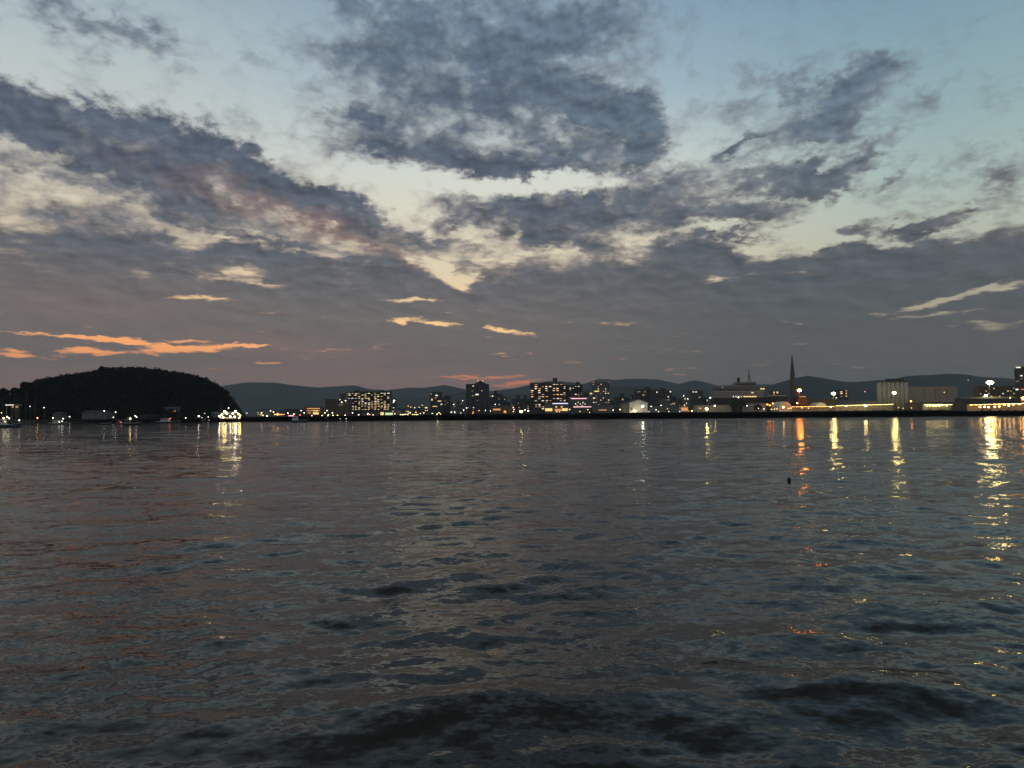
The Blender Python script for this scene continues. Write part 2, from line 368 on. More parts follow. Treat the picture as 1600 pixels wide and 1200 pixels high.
# ------------------------------------------------------------------ water: real waves, coarser with distance, ripples in the normal
def water_material():
    m = bpy.data.materials.new('sea_water'); m.use_nodes = True
    nt = m.node_tree; b = nt.nodes['Principled BSDF']
    b.inputs['Base Color'].default_value = (.020, .015, .011, 1)
    b.inputs['IOR'].default_value = 1.333; b.inputs['Roughness'].default_value = .09
    def n(t, **k):
        q = nt.nodes.new(t)
        for a, v in k.items(): setattr(q, a, v)
        return q
    geo = n('ShaderNodeNewGeometry')
    def slope(scale, amp, rot, detail, prev, rough=.55, ax=.55):
        mp = n('ShaderNodeMapping'); nt.links.new(geo.outputs['Position'], mp.inputs[0])
        mp.inputs['Scale'].default_value = (scale * ax, scale, scale); mp.inputs['Rotation'].default_value = (0, 0, rot)
        t = n('ShaderNodeTexNoise'); nt.links.new(mp.outputs[0], t.inputs['Vector'])
        t.inputs['Scale'].default_value = 1; t.inputs['Detail'].default_value = detail; t.inputs['Roughness'].default_value = rough
        s = n('ShaderNodeVectorMath', operation='SUBTRACT'); nt.links.new(t.outputs[1], s.inputs[0]); s.inputs[1].default_value = (.5, .5, .5)
        k = n('ShaderNodeVectorMath', operation='MULTIPLY_ADD'); nt.links.new(s.outputs[0], k.inputs[0])
        k.inputs[1].default_value = (amp * .75, amp, 0); nt.links.new(prev, k.inputs[2])
        return k.outputs[0]
    cp = n('ShaderNodeCombineXYZ')
    a = slope(.13, .24, .06, 3, cp.outputs[0], .55, .3)
    a = slope(.45, .22, .2, 2, a, .5, .4)
    a = slope(1.9, .40, -.2, 3, a)
    a = slope(6.0, .42, .5, 2, a)
    # wind patches: calmer and livelier stretches
    mp = n('ShaderNodeMapping'); nt.links.new(geo.outputs['Position'], mp.inputs[0]); mp.inputs['Scale'].default_value = (.035, .05, 1)
    t = n('ShaderNodeTexNoise'); nt.links.new(mp.outputs[0], t.inputs['Vector']); t.inputs['Scale'].default_value = 1; t.inputs['Detail'].default_value = 2
    r = n('ShaderNodeMapRange'); nt.links.new(t.outputs[0], r.inputs[0])
    for i, q in enumerate((.35, .65, .55, 1.25)): r.inputs[1 + i].default_value = q
    ln = n('ShaderNodeVectorMath', operation='LENGTH'); nt.links.new(geo.outputs['Position'], ln.inputs[0])
    fd = n('ShaderNodeMapRange'); nt.links.new(ln.outputs['Value'], fd.inputs[0])      # short waves the mesh no longer carries far out
    for i, q in enumerate((22, 200, .88, 1.75)): fd.inputs[1 + i].default_value = q
    mu = n('ShaderNodeMath', operation='MULTIPLY'); nt.links.new(r.outputs[0], mu.inputs[0]); nt.links.new(fd.outputs[0], mu.inputs[1])
    k = n('ShaderNodeVectorMath', operation='SCALE'); nt.links.new(a, k.inputs[0]); nt.links.new(mu.outputs[0], k.inputs['Scale'])
    s = n('ShaderNodeVectorMath', operation='ADD'); nt.links.new(geo.outputs['Normal'], s.inputs[0]); nt.links.new(k.outputs[0], s.inputs[1])
    nn = n('ShaderNodeVectorMath', operation='NORMALIZE'); nt.links.new(s.outputs[0], nn.inputs[0])
    nt.links.new(nn.outputs[0], b.inputs['Normal'])
    return m
def wave_height(x, y, res):
    rs = np.random.RandomState(5); z = np.zeros_like(x)
    d = np.hypot(x, y)
    for i in range(84):
        lam = 0.38 * (9 / .38) ** (i / 83)
        th = rs.normal(math.radians(97), .62)
        k = 2 * math.pi / lam
        steep = .0165 * np.interp(math.log(lam), [math.log(.38), math.log(.8), math.log(2.4), math.log(5), math.log(9)], [.55, .95, 1.35, 1.0, .7])
        amp = steep * lam / (2 * math.pi) * rs.uniform(.5, 1.5)
        ph = k * (x * math.cos(th) + y * math.sin(th)) + rs.uniform(0, 6.283)
        fade = np.clip((lam / res - 3) / 4, 0, 1)
        z += amp * fade * (np.sin(ph) + .25 * np.sin(2 * ph + 1.2))
    # livelier and calmer stretches, and the wash the boat leaves beside itself
    patch = np.interp(x / np.maximum(y, 1), [-.6, -.3, -.05, .3, .6], [.75, .8, 1.1, 1.0, .95]) * (.9 + .35 * np.sin(x * .19 + 1.7 * np.sin(y * .11)) * np.sin(y * .17 + .9))
    z *= patch
    for (cx, cy, L1, L2, a, h) in ((-.3, 18.4, 4.4, 1.3, .10, .42), (10.5, 19.6, 4.2, 1.0, -.15, .30), (3.0, 27, 5.0, 1.0, .06, .12), (7.5, 24, 4.0, .9, -.1, .12)):
        u = (x - cx) * math.cos(a) + (y - cy) * math.sin(a); v = -(x - cx) * math.sin(a) + (y - cy) * math.cos(a)
        z += h * np.exp(-(u / L1) ** 2 - (v / L2) ** 2)
    return z
def build_water():
    rr = [3.0]
    while rr[-1] < 9000: rr.append(rr[-1] * 1.0052)
    r = np.array(rr); a = np.radians(np.concatenate([np.arange(-180, -46, 4.0), np.arange(-46, 46, .13), np.arange(46, 180.1, 4.0)]))
    A, RR = np.meshgrid(a, r)
    x = RR * np.sin(A); y = RR * np.cos(A)
    z = wave_height(x, y, RR * .0052) * np.clip((RR - 3) / 2, 0, 1)
    z *= np.where(np.abs(A) > math.radians(47), 0, 1)
    n, m = A.shape
    v = np.stack([x, y, z], -1).reshape(-1, 3)
    i = np.arange(n * m).reshape(n, m)
    f = np.stack([i[:-1, :-1], i[1:, :-1], i[1:, 1:], i[:-1, 1:]], -1).reshape(-1, 4)[:, ::-1]
    c = len(v)
    o = np_mesh('water', v, f, WATER_MAT, True)
    tag(o, 'dark rippled sea water of the harbour at dusk', 'water', kind='structure')
    return o
WATER_MAT = water_material()
build_water()

# ------------------------------------------------------------------ the land: ground, quays, hills, mountains
G = 2.6
SHORE = [(-420, 664), (-150, 663), (0, 662), (120, 661), (330, 658.5), (345, 657.5), (382, 656.2), (520, 653.5), (650, 652), (700, 650.5), (800, 650),
         (900, 649), (1000, 648), (1200, 647), (1300, 646), (1400, 644.5), (1520, 644), (1526, 646.8), (1600, 646.2), (1800, 645), (2100, 643.5)]
SH = [WATER(*q) for q in SHORE]
def shoreY(px):
    return float(np.interp(px, [q[0] for q in SHORE], [q.y for q in SH]))
def PZ(px, Y, z):
    """the point at column px, Y metres ahead and at height z"""
    py = 640 + (800 - px) * .0075 + (CAM_H - z) * F / Y
    p = P(px, py, Y); p.z = z
    return p
# basin of the harbour where the docked ferry lies, reached by a channel from behind
BY0, BY1 = 955.0, 1040.0
bx0, bx1 = PZ(1100, BY0, 0).x, PZ(1252, BY0, 0).x
def build_ground():
    bm = bmesh.new()
    out = [(q.x, q.y) for q in SH] + [(9500, SH[-1].y), (9500, 8200), (bx1, 8200), (bx1, BY0), (bx0, BY0), (bx0, BY1), (bx1 - .5, BY1), (bx1 - .5, 8200), (-9500, 8200), (-9500, SH[0].y)]
    vs = [bm.verts.new((x, y, G)) for x, y in out]
    f = bm.faces.new(vs)
    if f.normal.z < 0: f.normal_flip()
    bmesh.ops.triangulate(bm, faces=[f], ngon_method='EAR_CLIP')
    me = bpy.data.meshes.new('ground'); bm.to_mesh(me); bm.free(); me.materials.append(MT['asphalt'])
    o = bpy.data.objects.new('ground', me); COL.objects.link(o)
    tag(o, 'flat dark ground of the harbour town behind the quay', 'ground', kind='structure')
build_ground()
def wall_strip(pts, label, z1):
    m = MB(); n = len(pts)
    vs = []
    for p in pts:
        d = Vector((p.x, p.y, 0)).normalized() * -1
        a = p + d * .9
        vs += [(a.x, a.y, -3), (a.x, a.y, z1), (p.x, p.y + .6, z1), (p.x, p.y + .6, -3)]
    fs = []
    for i in range(n - 1):
        b = i * 4; c = b + 4
        fs += [(b, c, c + 1, b + 1), (b + 1, c + 1, c + 2, b + 2), (b + 2, c + 2, c + 3, b + 3)]
    fs += [(0, 1, 2, 3), (n * 4 - 4, n * 4 - 1, n * 4 - 2, n * 4 - 3)]
    m.add(vs, fs)
    return tag(m.build('quay_wall', MT['quay']), label, 'quay wall')
wall_strip(SH[:6], 'low dark sea wall below the wooded hill', G + .35)
wall_strip(SH[6:12], 'long dark quay wall in front of the lit apartment blocks', G + .25)
wall_strip(SH[12:17], 'long dark quay wall in front of the spire and the silos', G + .5)
wall_strip(SH[17:], 'dark end of the quay that steps forward below the brightest floodlight', G + .6)

def noise1(x, seed, f0, n=6):
    rs = np.random.RandomState(seed); z = np.zeros_like(np.asarray(x, float))
    for i in range(n):
        for k in range(2):
            z += np.sin(x * f0 * 2 ** i * rs.uniform(.7, 1.3) + rs.uniform(0, 6.28)) * .5 / 1.8 ** i
    return z
def ridge(name, prof, Y, half, amp, f0, seed, label, x0=-150, x1=1750):
    px = np.linspace(x0, x1, 420); py = np.interp(px, [q[0] for q in prof], [q[1] for q in prof])
    top = [P(a, b, Y) for a, b in zip(px, py)]
    X = np.array([q.x for q in top]); Z = np.array([q.z for q in top]) - G
    Z = Z + noise1(X, seed, f0) * amp
    t = np.linspace(-1, 1, 33)
    prof_t = np.where(t < 0, (1 - np.abs(t)) ** .9, (1 - np.abs(t)) ** 1.2)
    XX = np.repeat(X[:, None], 33, 1); YY = Y + t[None, :] * half + np.zeros_like(XX)
    ZZ = np.maximum(Z[:, None], 0) * prof_t[None, :]
    gul = noise1(XX * 1.0 + YY * .4, seed + 1, f0 * 1.4) * noise1(YY - XX * .2, seed + 2, f0)
    ZZ = ZZ + gul * amp * 1.6 * (1 - np.abs(t))[None, :] * (np.abs(t)[None, :] > .04)
    ZZ = np.maximum(ZZ, 0) + G - .3
    n, m = XX.shape; i = np.arange(n * m).reshape(n, m)
    f = np.stack([i[:-1, :-1], i[1:, :-1], i[1:, 1:], i[:-1, 1:]], -1).reshape(-1, 4)
    o = np_mesh(name, np.stack([XX, YY, ZZ], -1).reshape(-1, 3), f, MT['mtn'], True)
    return tag(o, label, 'mountains', kind='structure')
ridge('mountains', [(-150, 625), (250, 618), (345, 604), (380, 598), (430, 597.5), (500, 603.5), (555, 602), (575, 608), (600, 610), (640, 606.5), (665, 607), (695, 602), (730, 609), (765, 611), (800, 607),
                    (830, 600), (855, 594.5), (890, 596), (912, 599), (935, 591), (960, 593), (985, 592.5), (1030, 594.5), (1060, 600), (1090, 596), (1125, 603), (1160, 600), (1200, 599), (1300, 610), (1750, 612)],
      6800, 900, 8, .0028, 3, 'long blue grey mountain range on the horizon behind the town')
ridge('hills', [(-150, 640), (540, 640), (590, 626), (650, 621), (690, 620), (720, 613), (745, 611), (790, 618), (840, 612), (900, 610), (960, 604), (1010, 604), (1060, 610), (1150, 606), (1190, 606), (1212, 600), (1240, 592),
                (1262, 588), (1290, 592), (1320, 597), (1350, 596), (1395, 592), (1420, 587), (1450, 585), (1480, 582.5), (1510, 584), (1540, 589), (1600, 594), (1680, 600), (1750, 606)],
      4300, 700, 4, .005, 11, 'nearer dark hills low behind the spire and the silos')

# wooded hill on the left
HP = [(-90, 619), (0, 618), (30, 615), (50, 612), (57, 602), (66, 595), (78, 590), (95, 587), (118, 585), (140, 581), (160, 577), (180, 574.5), (205, 573), (235, 576), (258, 578), (275, 581), (292, 582.5), (312, 589), (328, 597), (340, 603.5), (349, 610), (354, 618), (357, 636), (359, 648)]
HY = 625.0
def hill_h(x, y):
    px = 800 + x / HY * F
    py = np.interp(px, [q[0] for q in HP], [q[1] for q in HP])
    z = CAM_H + (640 + (800 - px) * .0075 - py) / F * HY - G - 2.6
    t = (y - HY) / np.where(y < HY, 52, 45)
    return np.maximum(z, 0) * np.clip(1 - np.abs(t) ** 2.2, 0, 1) + G
def build_hill():
    xs = np.linspace(P(-90, 640, HY).x, P(366, 640, HY).x, 170); ys = np.linspace(HY - 52, HY + 45, 50)
    X, Yv = np.meshgrid(xs, ys); Z = hill_h(X, Yv) - .12
    n, m = X.shape; i = np.arange(n * m).reshape(n, m)
    f = np.stack([i[:-1, :-1], i[:-1, 1:], i[1:, 1:], i[1:, :-1]], -1).reshape(-1, 4)
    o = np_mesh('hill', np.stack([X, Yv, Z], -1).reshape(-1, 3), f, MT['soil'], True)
    tag(o, 'round dark hill at the edge of the harbour', 'hill', kind='structure')
build_hill()
def leaves(centres, radii, per, size, seed):
    rs = np.random.RandomState(seed); c = np.asarray(centres, float); r = np.asarray(radii, float)
    n = len(c); q = rs.normal(size=(n, per, 3)); q /= np.linalg.norm(q, axis=2, keepdims=True)
    q *= (rs.uniform(.35, 1, (n, per, 1)) ** .6) * np.array([1, 1, .8])
    pos = (c[:, None] + q * r[:, None, None]).reshape(-1, 3)
    a = rs.normal(size=pos.shape); a /= np.linalg.norm(a, axis=1, keepdims=True)
    b = np.cross(a, rs.normal(size=pos.shape)); b /= np.linalg.norm(b, axis=1, keepdims=True)
    s = size * rs.uniform(.6, 1.4, (len(pos), 1))
    v = np.stack([pos - a * s - b * s * .6, pos + a * s - b * s * .6, pos + a * s + b * s * .6, pos - a * s + b * s * .6], 1).reshape(-1, 3)
    return v, np.arange(len(v)).reshape(-1, 4)
def build_woods():
    rs = np.random.RandomState(21); x0, x1 = P(-85, 640, HY).x, P(359, 640, HY).x
    n = 4600
    x = rs.uniform(x0, x1, n); y = HY + rs.uniform(-52, 14, n)
    h = hill_h(x, y); ok = (h > G + 1.0)
    x, y, h = x[ok], y[ok], h[ok]
    r = rs.uniform(1.2, 2.6, len(x)); big = rs.rand(len(x)) < .30; r[big] = rs.uniform(3.0, 5.0, big.sum())
    v, f = leaves(np.stack([x, y, h + rs.uniform(-.5, .7, len(x)) + np.where(big, rs.uniform(-2.2, .6, len(x)), 0)], 1), r, 44, .62, 4)
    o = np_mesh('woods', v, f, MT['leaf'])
    tag(o, 'dark dense woods covering the round hill', 'woods', kind='stuff')
build_woods()
def tree(px, pytop, Y, rad_px, label, group=None, m='leaf', squash=.85, n=42, seed=1):
    top = P(px, pytop, Y); base = PZ(px, Y, G); rad = rad_px / F * Y
    root = tag(empty('tree', base), label, 'tree', group)
    H = top.z - G; rs = random.Random(seed + int(px))
    cz = H - rad * squash
    t = MB(); t.tube([(0, 0, -.2), (.1, .05, cz * .5), (0, 0, cz), (.1, 0, cz + rad * .4)], [rad * .16 + .1, rad * .11 + .08, rad * .08, .05], 8)
    for k in range(5):
        a = k * 1.26 + rs.random(); l = rad * .75
        t.tube([(0, 0, cz * .8), (math.cos(a) * l * .5, math.sin(a) * l * .5, cz + rad * .05), (math.cos(a) * l, math.sin(a) * l, cz + rad * .3)], [rad * .06, rad * .04, .03], 5)
    t.build('trunk', MT['bark'], root)
    cs = []; rr = []
    for k in range(n):
        a = rs.uniform(0, 6.28); u = rs.uniform(-.75, 1); w = math.sqrt(max(0, 1 - u * u)) * rs.uniform(.45, .8)
        cs.append((math.cos(a) * w * rad, math.sin(a) * w * rad, cz + u * rad * squash * .78)); rr.append(rad * rs.uniform(.2, .36))
    v, f = leaves(cs, rr, 26, rad * .075 + .05, seed)
    np_mesh('crown', v, f, MT[m], parent=root)
    return root

# ------------------------------------------------------------------ buildings
_wm = {}
def window(parent, base, x0, x1, z0, z1, y, g, name='window', dep=.16):
    key = (round(x1 - x0, 2), round(z1 - z0, 2), g, dep)
    if key not in _wm:
        m = MB().box(-(x1 - x0) / 2, (x1 - x0) / 2, -dep, .02, -(z1 - z0) / 2, (z1 - z0) / 2)
        me = bpy.data.meshes.new(name); me.from_pydata(m.v, [], m.f); me.materials.append(GL[g] if g in GL else MT[g]); _wm[key] = me
    o = bpy.data.objects.new(name, _wm[key]); COL.objects.link(o); o.parent = parent
    o.location = ((x0 + x1) / 2, y, (z0 + z1) / 2)
    return o
def base_of(px0, px1, Y):
    a = PZ(px0, Y, G); b = PZ(px1, Y, G)
    return Vector(((a.x + b.x) / 2, Y, G)), abs(b.x - a.x)
def hgt(px, py, Y): return P(px, py, Y).z - G
def block(name, label, cat, px0, px1, py, dY, dep, wall, rows=0, cols=0, p=.4, gl=('warm',), seed=1, top=(), beacons=(), slabs=False, zmin=3.5, group=None, rz=0, wf=.6, hf=.42, extra=(), setback=None):
    Y = shoreY((px0 + px1) / 2) + dY
    b, w = base_of(px0, px1, Y); H = hgt((px0 + px1) / 2, py, Y)
    root = tag(empty(name, b, R(rz)), label, cat, group)
    rs = random.Random(seed)
    m = MB().box(-w / 2, w / 2, 0, dep, 0, H)
    m.build('wall', wall, root)
    pr = MB()                                   # roof slab with a raised edge
    pr.box(-w / 2 - .15, w / 2 + .15, -.15, .25, H + .003, H + .7); pr.box(-w / 2 - .15, w / 2 + .15, dep - .25, dep + .15, H + .003, H + .7)
    pr.box(-w / 2 - .15, -w / 2 + .25, .25, dep - .25, H + .003, H + .7); pr.box(w / 2 - .25, w / 2 + .15, .25, dep - .25, H + .003, H + .7)
    pr.build('parapet', wall, root)
    X = lambda px: (px - (px0 + px1) / 2) / F * Y
    for (a, c, pt) in top:
        h2 = hgt(a, pt, Y); q = MB().box(X(a), X(c), dep * .25, dep * .7, H + .005, h2)
        q.box(X(a) - .2, X(c) + .2, dep * .25 - .2, dep * .7 + .2, h2 + .002, h2 + .3)
        q.build('roof_tower', wall, root)
    if H > 12:                                  # aerial and water tank on the roof
        xa = rs.uniform(-.4, .4) * w; ha = rs.uniform(2, 4.5)
        q = MB().tube([(0, 0, 0), (0, 0, ha)], .09, 5)
        for zz in (.7, .85, 1.0): q.box(-.7, .7, -.04, .04, ha * zz - .06, ha * zz)
        q.build('aerial', MT['metal'], root, (xa, dep * .2, H))
        xt = rs.uniform(-.35, .35) * w
        MB().tube([(0, 0, 0), (0, 0, 1.8), (0, 0, 2.2)], [1.2, 1.2, .3], 10).build('roof_tank', MT['grey'], root, (xt, dep * .8, H))
    for (a, c, col) in beacons:
        zb = hgt(a, c, Y)
        q = MB().tube([(0, 0, -1.4), (0, 0, -.4)], .08, 5).ball((0, 0, 0), .65, 6, 4)
        o = q.build('beacon', lampmat(col, 9), root, (X(a), dep * .4 if abs(X(a)) < w * .3 else .6, zb)); 
    cells = [(r, c) for r in range(rows) for c in range(cols)]
    if rows:
        ch = (H - zmin - .6) / rows; cw = w / cols
        lit = [q for q in cells if rs.random() < p][:100]
        for (r, c) in lit:
            zc = H - .7 - (r + .5) * ch; xc = -w / 2 + (c + .5) * cw
            k = rs.uniform(.75, 1.2); ww = round(min(.94, wf * k), 1) * cw / 2; xo = rs.uniform(-.12, .12) * cw
            xo = max(-cw / 2 + ww + .02, min(cw / 2 - ww - .02, xo))
            zt = zc + hf * ch / 2 - (hf * ch * .35 if rs.random() < .2 else 0)
            window(root, b, xc - ww + xo, xc + ww + xo, zc - hf * ch / 2, zt, 0, rs.choice(gl) + rs.choice(['', '', '_low', '_low', '_high']))
        dark = [q for q in cells if q not in lit]
        if len(cells) <= 100:
            for (r, c) in dark:
                zc = H - .7 - (r + .5) * ch; xc = -w / 2 + (c + .5) * cw; ww = round(wf * cw / 2, 1)
                window(root, b, xc - ww, xc + ww, zc - hf * ch / 2, zc + hf * ch / 2, 0, 'glass', 'window', .06)
        elif dark:
            q = MB()
            for (r, c) in dark:
                zc = H - .7 - (r + .5) * ch; xc = -w / 2 + (c + .5) * cw; ww = wf * cw / 2
                q.box(xc - ww, xc + ww, -.06, .02, zc - hf * ch / 2, zc + hf * ch / 2)
            tag(q.build('unlit_glazing', MT['glass'], root), kind='stuff')
        if slabs:
            for r in range(rows):
                zc = H - .7 - (r + .5) * ch - hf * ch / 2 - .35
                MB().box(-w / 2 + .1, w / 2 - .1, -1.15, -.01, -.12, .1).build('balcony', wall, root, (0, 0, zc))
    for (a, c, d, e, g) in extra:               # lit openings seen one by one
        nm = 'neon_strip' if g in ('pink', 'violet') else ('light_panel' if g == 'green' else 'window')
        window(root, b, X(a), X(c), hgt(a, e, Y), hgt(a, d, Y), 0, g, nm, .25)
    return root
def shed(name, label, cat, px0, px1, py, dY, dep, wall, rise=1.5, roof='roof', extra=(), group=None, gable_front=False, door=None):
    """low hall with a pitched roof"""
    Y = shoreY((px0 + px1) / 2) + dY
    b, w = base_of(px0, px1, Y); H = max(2.2, hgt((px0 + px1) / 2, py, Y) - rise)
    root = tag(empty(name, b), label, cat, group)
    if gable_front:
        MB().prism([(-w / 2, 0), (w / 2, 0), (w / 2, H), (0, H + rise), (-w / 2, H)], 0, dep).build('wall', wall, root)
        q = MB(); t = .25
        for s in (-1, 1):
            q.add([(s * (w / 2 + .4), -.4, H - .05), (0, -.4, H + rise + .12), (0, dep + .4, H + rise + .12), (s * (w / 2 + .4), dep + .4, H - .05),
                   (s * (w / 2 + .4), -.4, H + t), (0, -.4, H + rise + t + .15), (0, dep + .4, H + rise + t + .15), (s * (w / 2 + .4), dep + .4, H + t)],
                  [(0, 1, 2, 3), (7, 6, 5, 4), (0, 4, 5, 1), (1, 5, 6, 2), (2, 6, 7, 3), (3, 7, 4, 0)])
        q.build('roof', MT[roof], root)
    else:
        MB().box(-w / 2, w / 2, 0, dep, 0, H).build('wall', wall, root)
        q = MB().add([(-w / 2 - .3, -.5, H + .003), (w / 2 + .3, -.5, H + .003), (w / 2 + .3, dep + .5, H + .003), (-w / 2 - .3, dep + .5, H + .003), (-w / 2 - .3, dep / 2, H + rise), (w / 2 + .3, dep / 2, H + rise)],
                     [(0, 3, 2, 1), (0, 1, 5, 4), (2, 3, 4, 5), (1, 2, 5), (3, 0, 4)])
        q.build('roof', MT[roof], root)
    X = lambda px: (px - (px0 + px1) / 2) / F * Y
    for (a, c, d, e, g) in extra:
        z0, z1 = max(.2, hgt(a, e, Y)), max(.7, hgt(a, d, Y))
        window(root, b, X(a), X(c), z0, z1, 0, g, 'neon_strip' if g in ('pink', 'violet') else 'window', .2)
    return root

M_ = MT
MT['ship'] = mat('weathered_ship_white', (.22, .22, .21), .6, .2)
# big lit blocks
block('apartment_block', 'wide apartment block with almost every window lit, in front of the mountains', 'apartment block', 543.5, 609, 612.5, 70, 16, M_['dark'], 11, 13, .70, ('warm', 'warm', 'yellow', 'white'), 3,
      slabs=True, wf=.58, hf=.34, zmin=6, top=[(553, 559, 610), (592, 598, 610)])
block('apartment_block', 'narrow lit apartment block at the right shoulder of the widest lit block', 'apartment block', 609.5, 617, 624, 85, 12, M_['dark'], 7, 2, .75, ('warm', 'white'), 5, wf=.6, hf=.4)
block('office_block', 'dark brown windowless block with a square roof tower, left of the widest lit block', 'building', 508, 544, 624.5, 55, 22, M_['brown'], top=[(529, 535.5, 615.5)], extra=[(530.5, 532, 623.6, 625.2, 'white'), (529, 536, 632.3, 632.9, 'dim')])
block('tower_block', 'short dark tower block with three lit floors at the foot of the hills', 'tower block', 672, 690, 613, 90, 14, M_['dark'], 0, 0, extra=[(680.5, 684, 617, 618.8, 'white'), (679, 682.5, 621.5, 622.5, 'dim'), (674, 676, 623, 626, 'warm'), (673, 674.5, 614.5, 616.5, 'dim'), (684, 689.5, 626, 627.4, 'warm'), (688.5, 691, 631, 632.4, 'white'), (676, 683, 634.5, 635.5, 'yellow'), (664, 668, 636, 638, 'yellow')])
block('office_block', 'dark stepped office block beside the short tower with three lit floors', 'building', 690.5, 704, 622, 95, 14, M_['dark'], top=[(694, 703, 618)], extra=[(695, 696.2, 626, 627, 'dim'), (695, 696, 631.5, 633, 'dim'), (699, 700.2, 629, 630, 'dim')])
block('tower_block', 'tall dark tower block with a stepped roof and small red corner lights', 'tower block', 728, 764, 600.5, 150, 22, M_['dark'], 11, 5, .10, ('dim', 'dim', 'warm'), 8,
      top=[(742, 758, 598), (746, 754.5, 595.5)], beacons=[(736.5, 600, 'P'), (746.8, 595.2, 'P'), (754, 595.2, 'P'), (763.5, 600.3, 'P')], extra=[(743, 748, 615.4, 617.4, 'white')], wf=.4, hf=.3)
block('office_block', 'grey low building in front of the tall tower block with the stepped roof', 'building', 704.5, 727, 627, 60, 14, M_['grey'], 3, 6, .12, ('dim', 'white'), 9)
block('office_block', 'dark mid height block with a domed roof hut right of the tall tower block', 'building', 765, 785, 616, 120, 18, M_['dark'], 6, 6, .16, ('white', 'dim'), 4, top=[(772, 777.5, 610.5)])
block('office_block', 'small dark block right of the block with the domed roof hut', 'building', 785.5, 792, 620.5, 130, 12, M_['dark'], 4, 3, .12, ('dim',), 4)
block('office_block', 'low dark block left of the tallest lit apartment block', 'building', 800, 829, 624, 110, 16, M_['dark'], 5, 7, .14, ('dim', 'white'), 14, top=[(807, 813, 617.5), (819, 823, 617)])
block('apartment_block', 'tallest lit apartment block with a dark roof tower at its right end', 'apartment block', 829, 880, 598.5, 70, 18, M_['dark'], 13, 9, .46, ('warm', 'white', 'warm', 'amber'), 21, slabs=True, wf=.62, hf=.38, zmin=5, top=[(865, 871.5, 590.8)])
block('apartment_block', 'lit apartment block with a roof tower, behind the low hall with neon strips', 'apartment block', 880.5, 911, 602, 100, 18, M_['dark'], 12, 7, .30, ('warm', 'dim', 'white'), 23, slabs=True, wf=.5, hf=.36, top=[(901, 907, 597)], zmin=12)
block('tower_block', 'slim grey tower block with red lights on two roof corners', 'tower block', 926, 953, 598, 150, 16, M_['grey'], 12, 7, .24, ('warm', 'dim', 'yellow'), 25, beacons=[(927.5, 597.6, 'R'), (952.5, 597.6, 'R')], wf=.45, hf=.35,
      extra=[(929, 936.5, 610.6, 612.2, 'yellow'), (922, 925.5, 614, 616, 'yellow'), (927, 930, 621, 623, 'yellow')])
block('office_block', 'dark block with few lights between the slim tower and the docked ferry', 'building', 993, 1018, 608.5, 160, 16, M_['dark'], 6, 9, .16, ('dim', 'white', 'amber'), 31, top=[(1009, 1017, 605)])
block('office_block', 'long dark block with a bright lamp on its top storey', 'building', 1019, 1050, 610, 150, 16, M_['dark'], 5, 9, .18, ('dim', 'white', 'warm'), 33, top=[(1034, 1041, 606.5)], extra=[(1026, 1028, 612, 613.6, 'white'), (1047, 1049, 611, 613, 'white')])
block('office_block', 'far dark block with a pair of lit windows under its roof', 'building', 1081, 1099, 611, 190, 16, M_['dark'], extra=[(1082.5, 1085.2, 611.8, 613, 'white'), (1087, 1089.6, 611.8, 613, 'white'), (1092, 1095, 620, 621.4, 'dim')])
block('office_block', 'small dark block with a water tank hut left of the long dark blocks', 'building', 962, 985, 621, 170, 14, M_['dark'], 4, 7, .22, ('dim', 'warm'), 36, top=[(970, 976, 615)])
block('office_block', 'small dark house block with two lit windows at the left of the spire', 'building', 1206, 1219, 611, 330, 12, M_['dark'], extra=[(1209, 1211, 612, 614, 'warm'), (1214, 1216.5, 611.8, 614.5, 'warm'), (1209, 1211, 615, 617, 'dim')])
block('apartment_block', 'far apartment block with two columns of lit windows behind the lit walkway', 'apartment block', 1312, 1326, 609, 330, 12, M_['dark'], extra=[(1313.5, 1317, 611.5, 613, 'warm'), (1313.5, 1317, 614, 615.6, 'warm'), (1314, 1317, 618.8, 619.8, 'dim'), (1322, 1324, 610, 611.2, 'warm'), (1322, 1324, 614, 615.4, 'yellow'), (1322, 1324, 618.2, 619.6, 'yellow')])
block('apartment_block', 'tall apartment tower with bright stair lights at the right edge of the view', 'apartment block', 1593, 1640, 575, 260, 9, M_['dark'], 14, 8, .36, ('white', 'dim', 'amber'), 41, top=[(1596, 1640, 572.5)], extra=[(1595, 1601, 572.6, 574.4, 'white')], rz=-34)
block('apartment_block', 'long low apartment block with scattered lit windows behind the brightest floodlight', 'apartment block', 1531, 1591, 604, 320, 14, M_['brown'], 5, 14, .34, ('warm', 'white', 'dim', 'yellow'), 43, zmin=14, wf=.5, hf=.35)
block('warehouse', 'beige windowless warehouse right of the silos', 'warehouse', 1425, 1497.5, 604.5, 150, 40, M_['beige'], extra=[(1445, 1445.5, 607, 624, 'roof'), (1462, 1462.5, 607, 624, 'roof'), (1480, 1480.5, 607, 624, 'roof')])
block('apartment_block', 'block with rows of red and orange lights on the shore left of the brown block', 'building', 476, 501, 636.5, 35, 14, M_['brown'], extra=[(479.5, 500, 637.6, 639.2, 'amber'), (478, 500, 641.4, 642.4, 'amber'), (489, 497, 641, 642.6, 'yellow'), (489, 498, 644.4, 647.5, 'yellow'), (481, 486, 644.6, 646, 'amber')])
block('office_block', 'dark low block left of the red and orange lit building', 'building', 445, 475, 640, 45, 14, M_['dark'], extra=[(450.5, 459, 648.8, 650.6, 'pink'), (429, 441, 647.2, 648.6, 'amber')])

